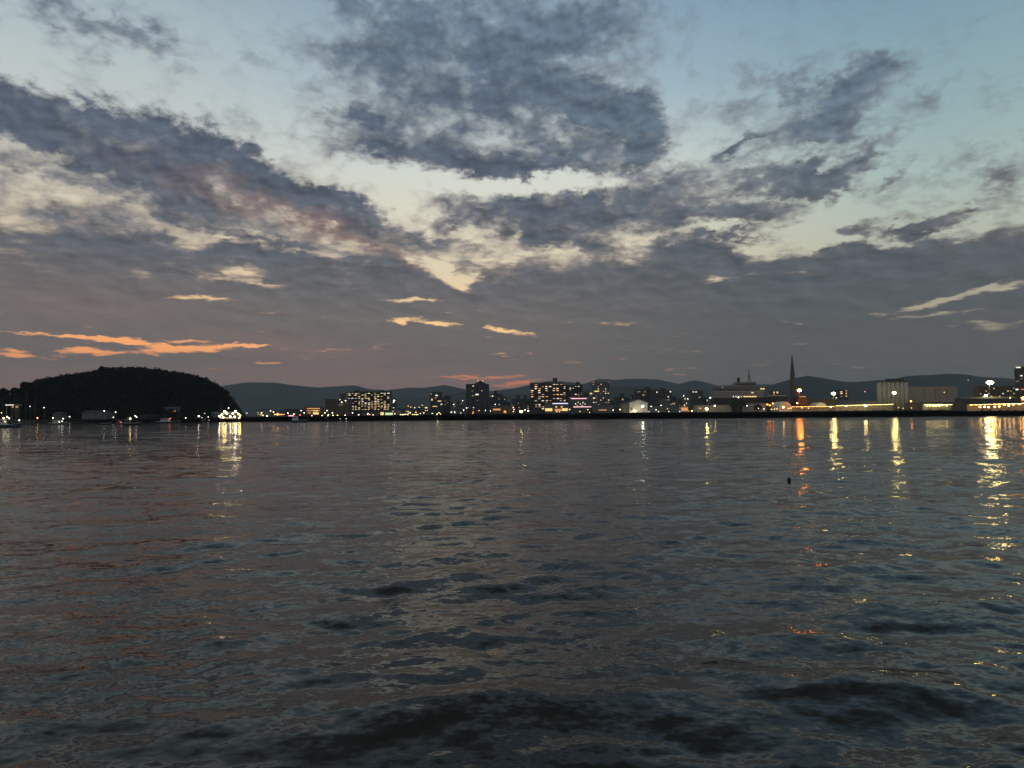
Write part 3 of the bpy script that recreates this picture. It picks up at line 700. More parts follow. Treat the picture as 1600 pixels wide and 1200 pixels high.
_q = random.Random(19)
for px, w, py, dY in ((622, 9, 641, 150), (633, 7, 639, 200), (645, 10, 641.5, 160), (656, 8, 638, 210), (667, 9, 640, 190), (793, 8, 629, 160), (802, 6, 632, 90), (822, 9, 633, 90), (916, 8, 613, 230), (957, 9, 627, 200), (988, 8, 617, 240),
                      (1053, 9, 620, 220), (1063, 8, 624, 190), (1074, 9, 619, 240), (1102, 8, 622, 210), (1040, 14, 626, 110), (1010, 10, 628, 120), (975, 12, 633, 60), (710, 10, 636, 30), (745, 14, 634, 40), (460, 12, 641, 120), (432, 16, 643, 150), (415, 12, 645, 130)):
    block('town_building', 'one of the low dark town buildings filling gaps between the lit blocks', 'building', px - w / 2, px + w / 2, py, dY, 12, _q.choice([M_['dark'], M_['grey'], M_['brown']]), 3, 4, .25, ('dim', 'warm', 'white'), int(px), zmin=2.5, group='low dark town buildings between the lit blocks', wf=.45, hf=.4)
# low hall with neon strips
block('hall', 'low hall with a white violet neon strip over yellow lit doors', 'hall', 853, 890, 629.8, 35, 26, M_['grey'], extra=[(863.5, 887.5, 629.9, 631.2, 'violet'), (852, 863, 638, 642.4, 'yellow'), (867, 877, 639, 642.6, 'amber'), (878, 887, 638, 642, 'yellow'), (868, 870.5, 634.8, 636.8, 'yellow'), (876.5, 879, 634.8, 636.6, 'yellow'), (889, 891, 639, 640.6, 'white')])
block('hall', 'low hall with a pink neon strip along its roof edge', 'hall', 891, 924, 622, 45, 30, M_['grey'], extra=[(892.5, 917, 622.1, 623.4, 'pink'), (896.5, 924, 635.2, 636.4, 'pink'), (898.8, 900.2, 630, 632, 'white'), (903, 904.2, 628, 629.6, 'white'), (906.4, 907.6, 630.6, 632.2, 'white'), (910.6, 911.8, 628, 630, 'white'), (909, 910.6, 633, 635, 'warm'), (913.6, 914.8, 630.6, 632, 'white'), (901.6, 902.8, 633, 634.6, 'warm')])
shed('shed', 'dark shed with a yellow sign lit strip at the foot of the slim grey tower', 'shed', 926, 958, 632, 30, 18, M_['grey'], 1.2, extra=[(935.5, 948, 640, 641.3, 'amber')])
shed('warehouse', 'white gabled warehouse whose front is flooded with light', 'warehouse', 983.5, 1012, 624.5, 20, 40, M_['white'], 4.2, gable_front=True, extra=[(986.2, 988, 636.5, 640.5, 'roof')])
shed('warehouse', 'dim grey warehouse beside the flooded white gable', 'warehouse', 972, 983, 629, 26, 24, M_['grey'], 1.5)
shed('shed', 'long low grey shed right of the flooded white gable', 'shed', 1014, 1060, 634, 30, 20, M_['grey'], 1.4)
shed('shed', 'small orange lit shed on the quay', 'shed', 1063.5, 1075.5, 633.5, 14, 9, M_['beige'], 1.4, gable_front=True, extra=[(1064.6, 1074.6, 636.8, 642, 'amber')])
shed('warehouse', 'long pale warehouse in front of the docked ferry', 'warehouse', 1090, 1143, 632, 40, 22, M_['pale'], 1.2)
shed('shed', 'pale shed behind the dark trees beside the docked ferry', 'shed', 1166, 1197, 629, 32, 16, M_['pale'], 1.2)
shed('shed', 'dark shed with an orange glowing doorway right of the tall tower block', 'shed', 766, 800, 634, 30, 18, M_['brown'], 1.2, extra=[(770.5, 782, 638.6, 641.2, 'amber'), (787, 791, 642, 645.5, 'amber')])
shed('lit_pitch_hall', 'low hall with a green glowing wall standing in for a floodlit pitch', 'hall', 600, 616, 643, 18, 16, M_['grey'], .8, extra=[(602, 614, 645, 649.4, 'green')])  # glowing panel on an added hall, in place of a floodlit pitch
shed('warehouse', 'grey warehouse left of the pale green glowing hall', 'warehouse', 566, 600, 646, 22, 16, M_['grey'], 1, extra=[(594.5, 599.5, 644, 649, 'yellow')])
shed('shed', 'low roof with a red lit gable under the orange floodlight', 'shed', 1248, 1262, 618.5, 60, 14, M_['rust'], 1.5, extra=[(1249.5, 1259.5, 619.2, 620.4, 'amber')])
shed('warehouse', 'long brown warehouse roof between the spire and the floodlit walkway', 'warehouse', 1262, 1305, 622, 90, 26, M_['brown'], 1.8)
shed('warehouse', 'wide grey warehouse behind the lit walkway, left of the silos', 'warehouse', 1312, 1371, 625, 90, 30, M_['grey'], 2)
shed('shed', 'low brown shed below the beige windowless warehouse', 'shed', 1428, 1500, 628, 60, 20, M_['brown'], 1.2)
shed('warehouse', 'long brown warehouse under the brightest floodlight', 'warehouse', 1502, 1590, 620, 130, 12, M_['dark'], 2)

# left shore
block('office_block', 'small grey building with coloured lit windows at the foot of the wooded hill', 'building', 257, 281, 637, 16, 10, M_['grey'], extra=[(262, 266, 645.6, 646.6, 'warm'), (268.6, 269.8, 643, 644.4, 'yellow'), (268.6, 269.8, 646, 647.2, 'yellow'), (268.6, 269.8, 649, 650.4, 'yellow'), (272.6, 274.6, 641.5, 643.2, 'amber'), (275, 277.4, 644.6, 646.4, 'warm')])
block('office_block', 'pale grey narrow building at the foot of the wooded hill', 'building', 294, 307.5, 635.5, 18, 10, M_['pale'], extra=[(297, 299, 640, 641, 'glass'), (302, 304, 640, 641, 'glass')])
shed('shed', 'grey shed at the right foot of the wooded hill', 'shed', 318, 344, 642, 16, 10, M_['pale'], 1)
shed('shed', 'pale shed on the shore below the middle of the wooded hill', 'shed', 128, 166, 641.5, 18, 12, M_['grey'], 1.5)
shed('house', 'small dark house by the shore below the trees', 'house', 82, 94, 644, 16, 9, M_['grey'], 1.5)
shed('house', 'dark shore house left of the small grey building with coloured windows', 'house', 218, 250, 645, 18, 12, M_['dark'], 1.6)
# lit canopy far left
def canopy():
    Y = shoreY(15) + 14; b, w = base_of(7.5, 23.5, Y); H = hgt(15, 632, Y)
    root = tag(empty('canopy', b), 'flat canopy with bright white edge lights at the left edge of the shore', 'canopy')
    MB().box(-w / 2, w / 2, 0, 7, H - .7, H).build('roof', M_['white'], root)
    window(root, b, -w / 2 + .3, w / 2 - .1, H - .75, H - .1, -.01, 'white', 'light_strip', .15)
    MB().box(-w / 2 + 1, w / 2 - 1, 5.5, 6.6, 0, H - .71).build('wall', M_['brown'], root)
    window(root, b, -w / 2 + 1.4, w / 2 - 1.6, H - 2.6, H - 1.2, 5.49, 'dim', 'window', .1)
    for s in (-1, 1): MB().tube([(s * (w / 2 - .6), .8, 0), (s * (w / 2 - .6), .8, H - .72)], .16, 8).build('post', M_['white'], root)
canopy()

# trees
for q in ((4, 607, 540, 9, 'dark round tree at the left edge of the shore'), (22, 606, 545, 8, 'second dark tree from the left edge of the shore'), (40, 597, 550, 10.5, 'tallest dark umbrella shaped tree left of the wooded hill'), (54, 606, 548, 8, 'dark tree touching the left foot of the wooded hill')):
    tree(q[0], q[1], q[2], q[3], q[4], 'trees left of the wooded hill', squash=.62, seed=5)
tree(159, 572, 615, 7, 'single tree standing above the crest of the wooded hill', squash=.8, seed=9)
tree(346, 610, 600, 12, 'dark bulging tree at the right end of the wooded hill', squash=.9, seed=12)
tree(340, 601, 622, 8, 'rounded tree high on the right shoulder of the wooded hill', squash=.9, seed=31)
tree(350, 612, 634, 8, 'rounded tree on the steep right end of the wooded hill', squash=1.1, seed=32)
tree(353, 635, 585, 6, 'low dark tree behind the brightly lit passenger boat', squash=.9, seed=13)
tree(1146, 624, shoreY(1146) + 24, 8, 'first of the dark trees in front of the docked ferry', 'trees in front of the docked ferry', 'leaf2', .95, seed=15)
tree(1159, 623, shoreY(1159) + 26, 8.5, 'second and tallest of the dark trees in front of the docked ferry', 'trees in front of the docked ferry', 'leaf2', .95, seed=16)
tree(1184, 632, shoreY(1184) + 20, 7, 'lowest and rightmost of the dark trees in front of the docked ferry', 'trees in front of the docked ferry', 'leaf2', .7, seed=17)
m = MB().tube([(0, 0, 0), (0, 0, hgt(93, 580, 640))], [.25, .08], 6)
tag(m.build('mast', M_['metal'], None, PZ(93, 640, G)), 'thin radio mast rising from the wooded hill', 'mast')

def shrub(px, w_px, h_px, dY, label, group, seed):
    Y = shoreY(px) + dY; k = Y / F; r = w_px * k / 2; h = h_px * k
    root = tag(empty('shrub', PZ(px, Y, G)), label, 'shrub', group); rs = random.Random(seed)
    t = MB()
    for i in range(4): t.tube([(0, 0, -.1), (rs.uniform(-.5, .5) * r, rs.uniform(-.4, .4) * r, h * .7)], [.08, .03], 5)
    t.build('stem', MT['bark'], root)
    cs = [(rs.uniform(-.75, .75) * r, rs.uniform(-.5, .5) * r, h * rs.uniform(.25, .75)) for _ in range(14)]
    v, f = leaves(cs, [h * rs.uniform(.2, .34) for _ in cs], 20, .16, seed); np_mesh('foliage', v, f, MT['leaf2'], parent=root)
_r = random.Random(3)
for i in range(22):
    shrub(1300 + i * 13.6 + _r.uniform(-5, 5), _r.uniform(4, 9), _r.uniform(1.6, 3.4), 3.2 if i > 16 else 2.6, 'one of the low dark shrubs along the quay edge right of the spire', 'shrubs along the quay right of the spire', 100 + i)
for i in range(20):                              # short mooring posts on the quay edge
    px = 640 + i * 30 + _r.uniform(-8, 8); Y = shoreY(px) + 1.6
    root = tag(empty('mooring_post', PZ(px, Y, G)), 'one of the short dark mooring posts along the central quay edge', 'mooring post', 'mooring posts along the central quay')
    MB().tube([(0, 0, 0), (0, 0, .75)], .24, 8).build('post', MT['hull_dark'], root)
    MB().tube([(0, 0, .75), (0, 0, .85), (0, 0, 1.0)], [.4, .42, .25], 8).build('cap', MT['hull_dark'], root)

# spire
def spire():
    Y = 942.0; b = PZ(1239.5, Y, G); k = Y / F
    root = tag(empty('spire', b), 'tall slender pointed spire above the harbour', 'spire')
    z = lambda py: hgt(1239, py, Y)
    rad = [(640, 4.3), (612, 4.1), (590, 3.9), (585, 3.65), (575, 2.7), (560, 1.2), (556, .7)]
    MB().tube([(0, 0, max(0, z(py))) for py, _ in rad], [r * k for _, r in rad], 8).build('shaft', M_['dark'], root)
    MB().tube([(0, 0, z(556) - .2), (0, 0, z(550.5))], [.6, .12], 6).build('finial', M_['metal'], root)
    MB().tube([(0, 0, z(590) - .4), (0, 0, z(590) + .5)], 4.2 * k, 8).build('ledge', M_['dark'], root)
    MB().box(-9, 9, -5, 6, 0, 5).build('base', M_['grey'], root)
spire()
# silos
def silos():
    Y = shoreY(1395) + 95; k = Y / F; b = PZ(1395.5, Y, G)
    root = tag(empty('silo', b), 'row of tall pale concrete grain silos with a dark roof house', 'silo')
    H = hgt(1395, 597, Y); r = 3.42 * k
    for i in range(7):
        MB().tube([(0, 0, 0), (0, 0, H)], r, 20).build('silo_cylinder', M_['silo'], root, ((i - 3) * 6.86 * k, 0, 0))
    MB().box(-24.6 * k, 24.6 * k, -r * 1.02, r, H + .01, H + 1.2).build('roof', M_['roof'], root)
    MB().box(-9 * k, 17 * k, -r * .7, r * .7, H + 1.21, H + 5.2).build('roof_house', M_['roof'], root)
    MB().tube([(9 * k, 0, H + 5.2), (9 * k, 0, H + 13)], [.25, .1], 6).build('antenna', M_['metal'], root)
silos()
# membrane roofs and the lit walkway
def arch_roof(px0, px1, pytop, Y, dep, label):
    b, w = base_of(px0, px1, Y); H = hgt((px0 + px1) / 2, pytop, Y)
    root = tag(empty('tent_hall', b), label, 'tent hall')
    n = 16; arc = [(-w / 2 * math.cos(math.pi * i / n), H * math.sin(math.pi * i / n) ** .8) for i in range(n + 1)]
    MB().prism(arc, 0, dep).build('membrane', M_['membrane'], root)
    for y in (-.12, dep * .5, dep + .12):
        MB().tube([(x * 1.004, y, z + .1) for x, z in arc], .14, 5).build('frame', M_['metal'], root)
arch_roof(1217, 1238, 627.5, shoreY(1227) + 18, 26, 'white arched tent hall to the left below the spire')
arch_roof(1273, 1294, 629, shoreY(1283) + 40, 20, 'low white arched tent hall lit from inside the walkway')
def walkway(px0, px1, py0, py1, Y, label, n, tube_g, k):
    """open covered walkway: back wall, posts, roof, a run of tube lamps under the roof"""
    a, c = PZ(px0, Y, G), PZ(px1, Y, G); w = c.x - a.x; H0 = hgt(px0, py0, Y); H1 = hgt(px1, py1, Y)
    root = tag(empty('covered_walkway', a), label, 'covered walkway')
    MB().add([(0, -.6, H0 - .3), (w, -.6, H1 - .3), (w, 6.5, H1 - .3), (0, 6.5, H0 - .3), (0, -.6, H0), (w, -.6, H1), (w, 6.5, H1), (0, 6.5, H0)],
             [(0, 3, 2, 1), (4, 5, 6, 7), (0, 1, 5, 4), (1, 2, 6, 5), (2, 3, 7, 6), (3, 0, 4, 7)]).build('roof', M_['pale'], root)
    MB().add([(0, 6, 0), (w, 6, 0), (w, 6.3, 0), (0, 6.3, 0), (0, 6, H0 - .31), (w, 6, H1 - .31), (w, 6.3, H1 - .31), (0, 6.3, H0 - .31)],
             [(0, 3, 2, 1), (4, 5, 6, 7), (0, 1, 5, 4), (1, 2, 6, 5), (2, 3, 7, 6), (3, 0, 4, 7)]).build('wall', M_['pale'], root)
    for i in range(n):
        x = w * (i + .5) / n; h = H0 + (H1 - H0) * (i + .5) / n
        MB().box(-.14, .14, -.14, .14, 0, h - .32).build('post', M_['pale'], root, (x, .3, 0))
        MB().box(-w / n * .42, w / n * .42, -.09, .09, -.09, .09).build('tube_lamp', lampmat(tube_g, k), root, (x, 2.2, h - .55))
walkway(1308, 1398, 633.4, 631.0, shoreY(1350) + 22, 'long covered walkway glowing yellow between its posts, left of the silos', 18, 'Y', 15)
walkway(1232, 1306, 635.0, 634.4, shoreY(1270) + 26, 'low covered walkway with an orange lit edge below the spire', 12, 'A', 12)
walkway(1446, 1490, 631.5, 631.5, shoreY(1468) + 20, 'open market hall glowing pale yellow below the beige warehouse', 9, 'Y', 26)
walkway(1517, 1620, 632, 629, shoreY(1540) + 40, 'open market hall glowing orange under the brightest floodlight', 14, 'A', 24)

# the docked ferry
def big_ferry():
    Y = 985.0; k = Y / F
    b = PZ(1172, Y, 0); X = lambda px: (px - 1172) * k; Z = lambda px, py: P(px, py, Y).z
    root = tag(empty('ferry', b), 'large ferry docked behind the quay with a dark hull and pale decks', 'ferry')
    deck = Z(1172, 621.5); bm = MB()
    secs = []
    xs = [X(1113), X(1116), X(1140), X(1170), X(1200), X(1215), X(1225), X(1232)]
    for i, x in enumerate(xs):
        t = [.80, .96, 1, 1, .93, .68, .38, .03][i]; wd = 10 * t
        rake = [0, 0, 0, 0, 0, -1.5, -4, -7][i]; sheer = [0, 0, 0, 0, .6, 1.2, 1.8, 2.3][i]
        secs.append([(x + rake, -wd * .62, -2), (x + rake * .5, -wd * .9, 4), (x, -wd, deck + sheer), (x, wd, deck + sheer), (x + rake * .5, wd * .9, 4), (x + rake, wd * .62, -2)])
    vs = [p for s in secs for p in s]; fs = []
    for i in range(len(secs) - 1):
        for j in range(6):
            j2 = (j + 1) % 6; fs.append((i * 6 + j, i * 6 + j2, (i + 1) * 6 + j2, (i + 1) * 6 + j))
    fs += [tuple(range(5, -1, -1)), tuple(range(len(vs) - 6, len(vs)))]
    bm.add(vs, fs).build('hull', M_['hull_dark'], root)
    MB().box(X(1200), X(1229), -.2, .2, deck + 2.4, deck + 3.3).build('rail', M_['white'], root)
    z1 = Z(1150, 612); z2 = Z(1150, 604.5)
    MB().box(X(1114), X(1191), -9, 9, deck + .01, z1).build('deck_house', M_['ship'], root)
    MB().box(X(1116), X(1188), -8.4, 8.4, z1 + .01, z2).build('upper_deck', M_['grey'], root)
    MB().box(X(1113.5), X(1191.5), -9.5, 9.5, z1 - .25, z1 + .25).build('walkway_rail', M_['white'], root)
    MB().box(X(1148.5), X(1180), -7, 7, z2 + .01, Z(1150, 597.5)).build('bridge', M_['hull_grey'], root)
    MB().box(X(1149.5), X(1179), -7.2, -6.98, z2 + 2.6, z2 + 4.4).build('bridge_window', M_['glass'], root)
    MB().prism([(X(1152.8), z2 + 6.6), (X(1157), z2 + 6.6), (X(1156.4), Z(1155, 590)), (X(1153.2), Z(1155, 590))], -1.6, 1.6).build('funnel', M_['hull_dark'], root)
    ms = MB(); zt = Z(1172, 574)
    ms.tube([(X(1171.6), 0, z2 + 6.4), (X(1171.6), 0, zt)], [.7, .22], 8)
    for f, l in ((.45, 2.6), (.65, 1.8), (.82, 1.2)): ms.box(X(1171.6) - l, X(1171.6) + l, -.2, .2, z2 + 6.4 + (zt - z2 - 6.4) * f - .2, z2 + 6.4 + (zt - z2 - 6.4) * f + .2)
    ms.tube([(X(1168), 0, z2 + 6.4), (X(1171.3), 0, z2 + 17)], .25, 6); ms.tube([(X(1175), 0, z2 + 6.4), (X(1171.9), 0, z2 + 17)], .25, 6)
    ms.build('mast', M_['hull_dark'], root)
    for s in (1164, 1177.5): MB().ball((0, 0, 0), 1.3, 10, 6).build('radar_dome', M_['white'], root, (X(s), 0, z2 + 8.2))
    MB().tube([(X(1113.8), 0, deck), (X(1113.8), 0, Z(1114, 591.5))], .2, 6).build('flagpole', M_['metal'], root)
    for i in range(9):
        x = 1142.5 + i * 4.1
        window(root, b, X(x), X(x + (3.6 if i > 3 else 1.6)), Z(x, 620.6) , Z(x, 619.0), -9.0, 'yellow' if i > 2 else 'white', 'deck_light', .3)
    for a, c, d, e, g in ((1185.5, 1188.2, 606.8, 608.8, 'yellow'), (1189, 1191.6, 606.8, 608.8, 'yellow'), (1171, 1174.6, 613, 614.6, 'warm'), (1125, 1128, 605.2, 606.2, 'dim')):
        window(root, b, X(a), X(c), Z(a, e), Z(a, d), -9.0, g, 'window', .3)
    for i in range(12):
        window(root, b, X(1117 + i * 4.4), X(1119.6 + i * 4.4), Z(1117, 610.6), Z(1117, 608.8), -8.4, 'glass', 'window', .1)
big_ferry()
def town_houses():
    """small far houses at the foot of the mountains, each its own"""
    rs = random.Random(77)
    for i in range(34):
        px = [rs.uniform(405, 470), rs.uniform(616, 672), rs.uniform(618, 668), rs.uniform(955, 992), rs.uniform(1052, 1085)][i % 5]
        dY = rs.uniform(60, 360); Y = shoreY(px) + dY
        b, w = base_of(px - 3.0, px + 3.0, Y); w = rs.uniform(7, 13); d = rs.uniform(7, 10); H = rs.uniform(5, 8.5)
        near = 'left of the red and orange lit building' if px < 475 else ('between the widest lit block and the dark towers' if px < 700 else 'behind the low sheds left of the docked ferry')
        root = tag(empty('house', b, rs.uniform(-.3, .3)), 'one of the small dark town houses ' + near, 'house', 'small town houses ' + near)
        MB().box(-w / 2, w / 2, 0, d, 0, H).build('wall', rs.choice([M_['grey'], M_['pale'], M_['brown']]), root)
        r = rs.uniform(1.4, 2.4)
        MB().add([(-w / 2 - .4, -.5, H + .003), (w / 2 + .4, -.5, H + .003), (w / 2 + .4, d + .5, H + .003), (-w / 2 - .4, d + .5, H + .003), (-w / 2 + 1.5, d / 2, H + r), (w / 2 - 1.5, d / 2, H + r)],
                 [(0, 3, 2, 1), (0, 1, 5, 4), (2, 3, 4, 5), (1, 2, 5), (3, 0, 4)]).build('roof', M_['roof'], root)
        for k in range(rs.choice([1, 2, 2, 3])):
            x = rs.uniform(-w / 2 + 1.2, w / 2 - 1.2); z = rs.choice([1.8, 4.2])
            window(root, b, x - .8, x + .8, z - .6, z + .6, 0, rs.choice(['warm', 'white', 'yellow', 'amber']), 'window', .1)
town_houses()

# ------------------------------------------------------------------ boats
def boat(px0, px1, pyw, hpx, label, hull='hull_grey', style='fish', mast=0, lights=(), group=None, name='fishing_boat', cat='fishing boat'):
    c = WATER((px0 + px1) / 2, pyw); k = c.y / F; L_ = (px1 - px0) * k; H = hpx * k
    root = tag(empty(name, c), label, cat, group)
    wd = max(1.3, L_ * .15); fb = max(.7, min(H * .38, L_ * .12)); secs = []
    for t, s, sh, rk in ((-.5, .80, .1, 0), (-.46, .92, .08, 0), (-.2, 1, 0, 0), (.12, .98, .02, 0), (.3, .78, .16, -.01), (.42, .45, .34, -.03), (.5, .04, .5, -.07)):
        x = t * L_; w = wd * s; z = fb * (1 + sh * 1.2); x2 = x + rk * L_
        secs.append([(x2, -w * .55, -.45), (x + rk * L_ * .4, -w * .88, fb * .3), (x, -w, z), (x, w, z), (x + rk * L_ * .4, w * .88, fb * .3), (x2, w * .55, -.45)])
    vs = [p for s in secs for p in s]; fs = []
    for i in range(len(secs) - 1):
        for j in range(6):
            j2 = (j + 1) % 6; fs.append((i * 6 + j, i * 6 + j2, (i + 1) * 6 + j2, (i + 1) * 6 + j))
    fs += [(5, 4, 3, 2, 1, 0), tuple(range(len(vs) - 6, len(vs)))]
    MB().add(vs, fs).build('hull', M_[hull], root)
    MB().tube([s[2] for s in secs], .09, 5).tube([s[3] for s in secs], .09, 5).build('gunwale', M_['white'], root)
    if style == 'fish':
        x0, x1, hh = -.30 * L_, .02 * L_, H - fb
    elif style == 'aft':
        x0, x1, hh = -.44 * L_, -.12 * L_, H - fb
    else:
        x0, x1, hh = -.42 * L_, .26 * L_, H - fb
    if hh > .5 and style != 'open':
        cb = MB().prism([(x0, fb + .01), (x1, fb + .01), (x1 - hh * .18, fb + hh), (x0, fb + hh)], -wd * .62, wd * .62)
        cb.build('cabin', M_['white' if hull != 'hull_dark' else 'grey'], root)
        MB().box(x0 - .2, x1 + .1 - hh * .15, -wd * .68, wd * .68, fb + hh + .005, fb + hh + .12).build('cabin_roof', M_['white'], root)
        q = MB(); nW = max(2, int((x1 - x0) / 1.8))
        for i in range(nW):
            xa = x0 + (x1 - x0 - hh * .25) * (i + .2) / nW; q.box(xa, xa + (x1 - x0) / nW * .55, -wd * .62 - .03, -wd * .62 + .01, fb + hh * .5, fb + hh * .82)
        q.build('cabin_window', M_['glass'], root)
    if mast:
        xm = (x0 + x1) / 2; zt = mast * k
        q = MB().tube([(xm, 0, fb + max(0, hh)), (xm, 0, zt)], [.12, .05], 6)
        q.box(xm - .8, xm + .8, -.05, .05, zt * .72, zt * .72 + .1); q.build('mast', M_['metal'], root)
        MB().tube([(xm, 0, zt * .95), (L_ * .46, 0, fb * 1.4)], .025, 4).build('stay', M_['metal'], root)
    for (px, py, col, r, kk) in lights:
        x = (px - (px0 + px1) / 2) * k; z = P(px, py, c.y).z
        q = MB().ball((0, 0, 0), r, 6, 4)
        o = q.build('deck_lamp', lampmat(col, kk), root, (x, -.3, max(z, fb + .5)))
        if z > fb + 1.0: MB().tube([(0, 0, -(z - fb) + .1), (0, 0, -r * .8)], .05, 5).build('lamp_post', M_['metal'], o)
    return root
boat(-6, 34, 668.3, 13, 'lit fishing boat with a dark hull at the left edge of the water', 'hull_blue', 'aft', 20, [(6, 653.5, 'Y', .42, 9), (11.5, 651.5, 'W', .35, 9), (14.5, 653.5, 'W', .35, 9), (2.5, 660.5, 'W', .3, 6), (8, 659, 'Y', .3, 6), (30.5, 656.8, 'W', .3, 7)])
boat(78, 106, 663.6, 7, 'low dark fishing boat with white deck lamps below the left end of the wooded hill', 'hull_grey', 'fish', 9, [(98.8, 654.2, 'W', .28, 8), (97.2, 658.3, 'W', .28, 6), (93, 659.3, 'W', .22, 5)])
boat(158, 174, 663.4, 7, 'small dark boat between the pale shed and the red lamp boat', 'hull_dark', 'open', 0)
boat(182, 192, 662.5, 6, 'small boat with a red lamp below the wooded hill', 'hull_dark', 'fish', 0, [(189.5, 659.7, 'R', .25, 6)])
boat(194, 221, 664.6, 9, 'fishing boat with a yellow deck lamp below the middle of the wooded hill', 'hull_dark', 'aft', 16, [(204, 654, 'Y', .40, 16), (211.5, 649.8, 'W', .26, 9), (213.8, 651.6, 'W', .26, 9)])
boat(245, 283, 661.2, 7, 'long blue fishing boat in front of the building with coloured windows', 'hull_blue', 'fish', 16, [(266.5, 653.8, 'R', .3, 7)])
boat(313, 328, 659.4, 5, 'small red hulled boat right of the wooded hill', 'hull_red', 'fish', 0, [(325.5, 651.4, 'W', .26, 6), (327, 657.8, 'W', .2, 4)])
boat(456, 481, 659.6, 9, 'blue fishing boat with a tall mast below the far mountains', 'hull_blue', 'aft', 27, [(458, 653, 'W', .3, 6)])
boat(449, 460, 657.6, 5, 'small boat behind the blue fishing boat with the tall mast', 'hull_dark', 'open', 0)
boat(506, 519, 657.8, 6, 'small dark boat in front of the brown windowless block', 'hull_dark', 'fish', 0, [(512.5, 649.5, 'W', .3, 5)])
boat(530, 545, 656.8, 4, 'low pale boat below the left end of the widest lit block', 'hull_grey', 'open', 0, [(541, 655, 'W', .25, 4), (531.5, 655.2, 'W', .22, 3)])
boat(678.5, 689, 654.6, 6, 'small boat with several yellow lamps below the short dark tower', 'hull_red', 'fish', 0, [(683, 647, 'Y', .36, 7), (686, 645, 'Y', .36, 7), (688.5, 647, 'Y', .3, 6), (684, 651, 'W', .34, 8)])
boat(722.5, 736, 653.4, 5, 'dark boat below the tall tower with the stepped roof', 'hull_dark', 'fish', 8)
boat(795, 809, 652, 4, 'dark boat left of the tallest lit apartment block', 'hull_dark', 'fish', 0)
boat(890, 905, 650.6, 4, 'dark boat below the hall with the pink neon strip', 'hull_dark', 'fish', 0)
boat(1027, 1044, 648.6, 3.5, 'low dark boat against the quay left of the small orange shed', 'hull_dark', 'open', 0)
def buoy(px, pyw, r_px, label, hpx):
    c = WATER(px, pyw); k = math.hypot(c.y, CAM_H) / F; r = r_px * k; h = hpx * k
    root = tag(empty('buoy', c), label, 'buoy')
    MB().tube([(0, 0, -r * .5), (0, 0, h * .55)], [r * .8, r], 12).build('float', M_['rubber'], root)
    MB().tube([(0, 0, h * .55), (0, 0, h * .78), (0, 0, h)], [r * .95, r * .55, r * .12], 12).build('cap', M_['rubber'], root)
    MB().tube([(r * .5 * math.cos(a), 0, h + r * .5 * math.sin(a)) for a in np.linspace(0, math.pi, 8)], r * .1, 5).build('lifting_eye', M_['metal'], root)
buoy(1233, 752, 3.0, 'small black buoy floating alone in front of the orange light streak', 6)
buoy(765.5, 652.6, 1.6, 'far dark buoy below the shed with the orange doorway', 3.4)
buoy(849.5, 651.2, 1.6, 'far dark buoy below the tallest lit apartment block', 3.0)
buoy(944.5, 650, 1.6, 'far dark buoy below the slim tower with red corner lights', 2.6)

# floodlit passenger boat at the foot of the hill
def lit_boat():
    c = WATER(362, 658.4); k = c.y / F; X = lambda px: (px - 362) * k; Z = lambda py: P(362, py, c.y).z
    root = tag(empty('passenger_boat', c), 'brightly lit white passenger boat moored right of the wooded hill', 'passenger boat')
    secs = []
    for t, s, sh, rk in ((-.5, .85, 0, 0), (-.2, 1, 0, 0), (.2, .95, 0, 0), (.38, .6, .25, -.4), (.5, .05, .6, -1.2)):
        x = t * 40 * k; w = 3.4 * s; z = 1.5 + sh
        secs.append([(x + rk, -w * .6, -.6), (x + rk * .4, -w * .92, .5), (x, -w, z), (x, w, z), (x + rk * .4, w * .92, .5), (x + rk, w * .6, -.6)])
    vs = [p for s in secs for p in s]; fs = []
    for i in range(len(secs) - 1):
        for j in range(6):
            j2 = (j + 1) % 6; fs.append((i * 6 + j, i * 6 + j2, (i + 1) * 6 + j2, (i + 1) * 6 + j))
    fs += [(5, 4, 3, 2, 1, 0), tuple(range(len(vs) - 6, len(vs)))]
    MB().add(vs, fs).build('hull', M_['hull_red'], root)
    MB().box(X(345), X(372), -2.6, 2.6, 1.52, Z(648)).build('cabin', M_['dark'], root)
    MB().box(X(348), X(368), -2.2, 2.2, Z(648) + .01, Z(643)).build('upper_cabin', M_['dark'], root)
    MB().box(X(344), X(380), -3, 3, Z(648) - .12, Z(648) + .06).build('deck', M_['grey'], root)
    for i in range(8): window(root, c, X(346.2 + i * 3.2), X(348.4 + i * 3.2), 2.2, 3.4, -2.6, 'warm', 'window', .06)
    MB().tube([(X(357), 0, Z(643)), (X(357), 0, Z(632))], [.14, .06], 6).build('mast', M_['metal'], root)
    for i, (px, py, r, kk) in enumerate(((345.5, 650, .55, 40), (349, 647.5, .5, 40), (353.5, 643, .7, 70), (357, 646.5, .5, 30), (351, 652, .5, 30), (366, 646, .5, 40), (370.5, 643, .7, 70), (374.5, 646.5, .55, 45), (377.5, 649.5, .5, 40), (362, 650.5, .55, 30), (376, 653, .5, 25), (369, 651, .5, 30), (357, 637.5, .25, 20))):
        z = Z(py); o = MB().ball((0, 0, 0), r, 8, 5, .7).build('floodlight', lampmat('Y' if i % 3 else 'W', kk * 1.5), root, (X(px), -3.0 if i != 12 else 0, z))
        MB().box(-.3, .3, -.1, .35, r * .72, r * .72 + .12).build('lamp_housing', M_['metal'], o)
lit_boat()

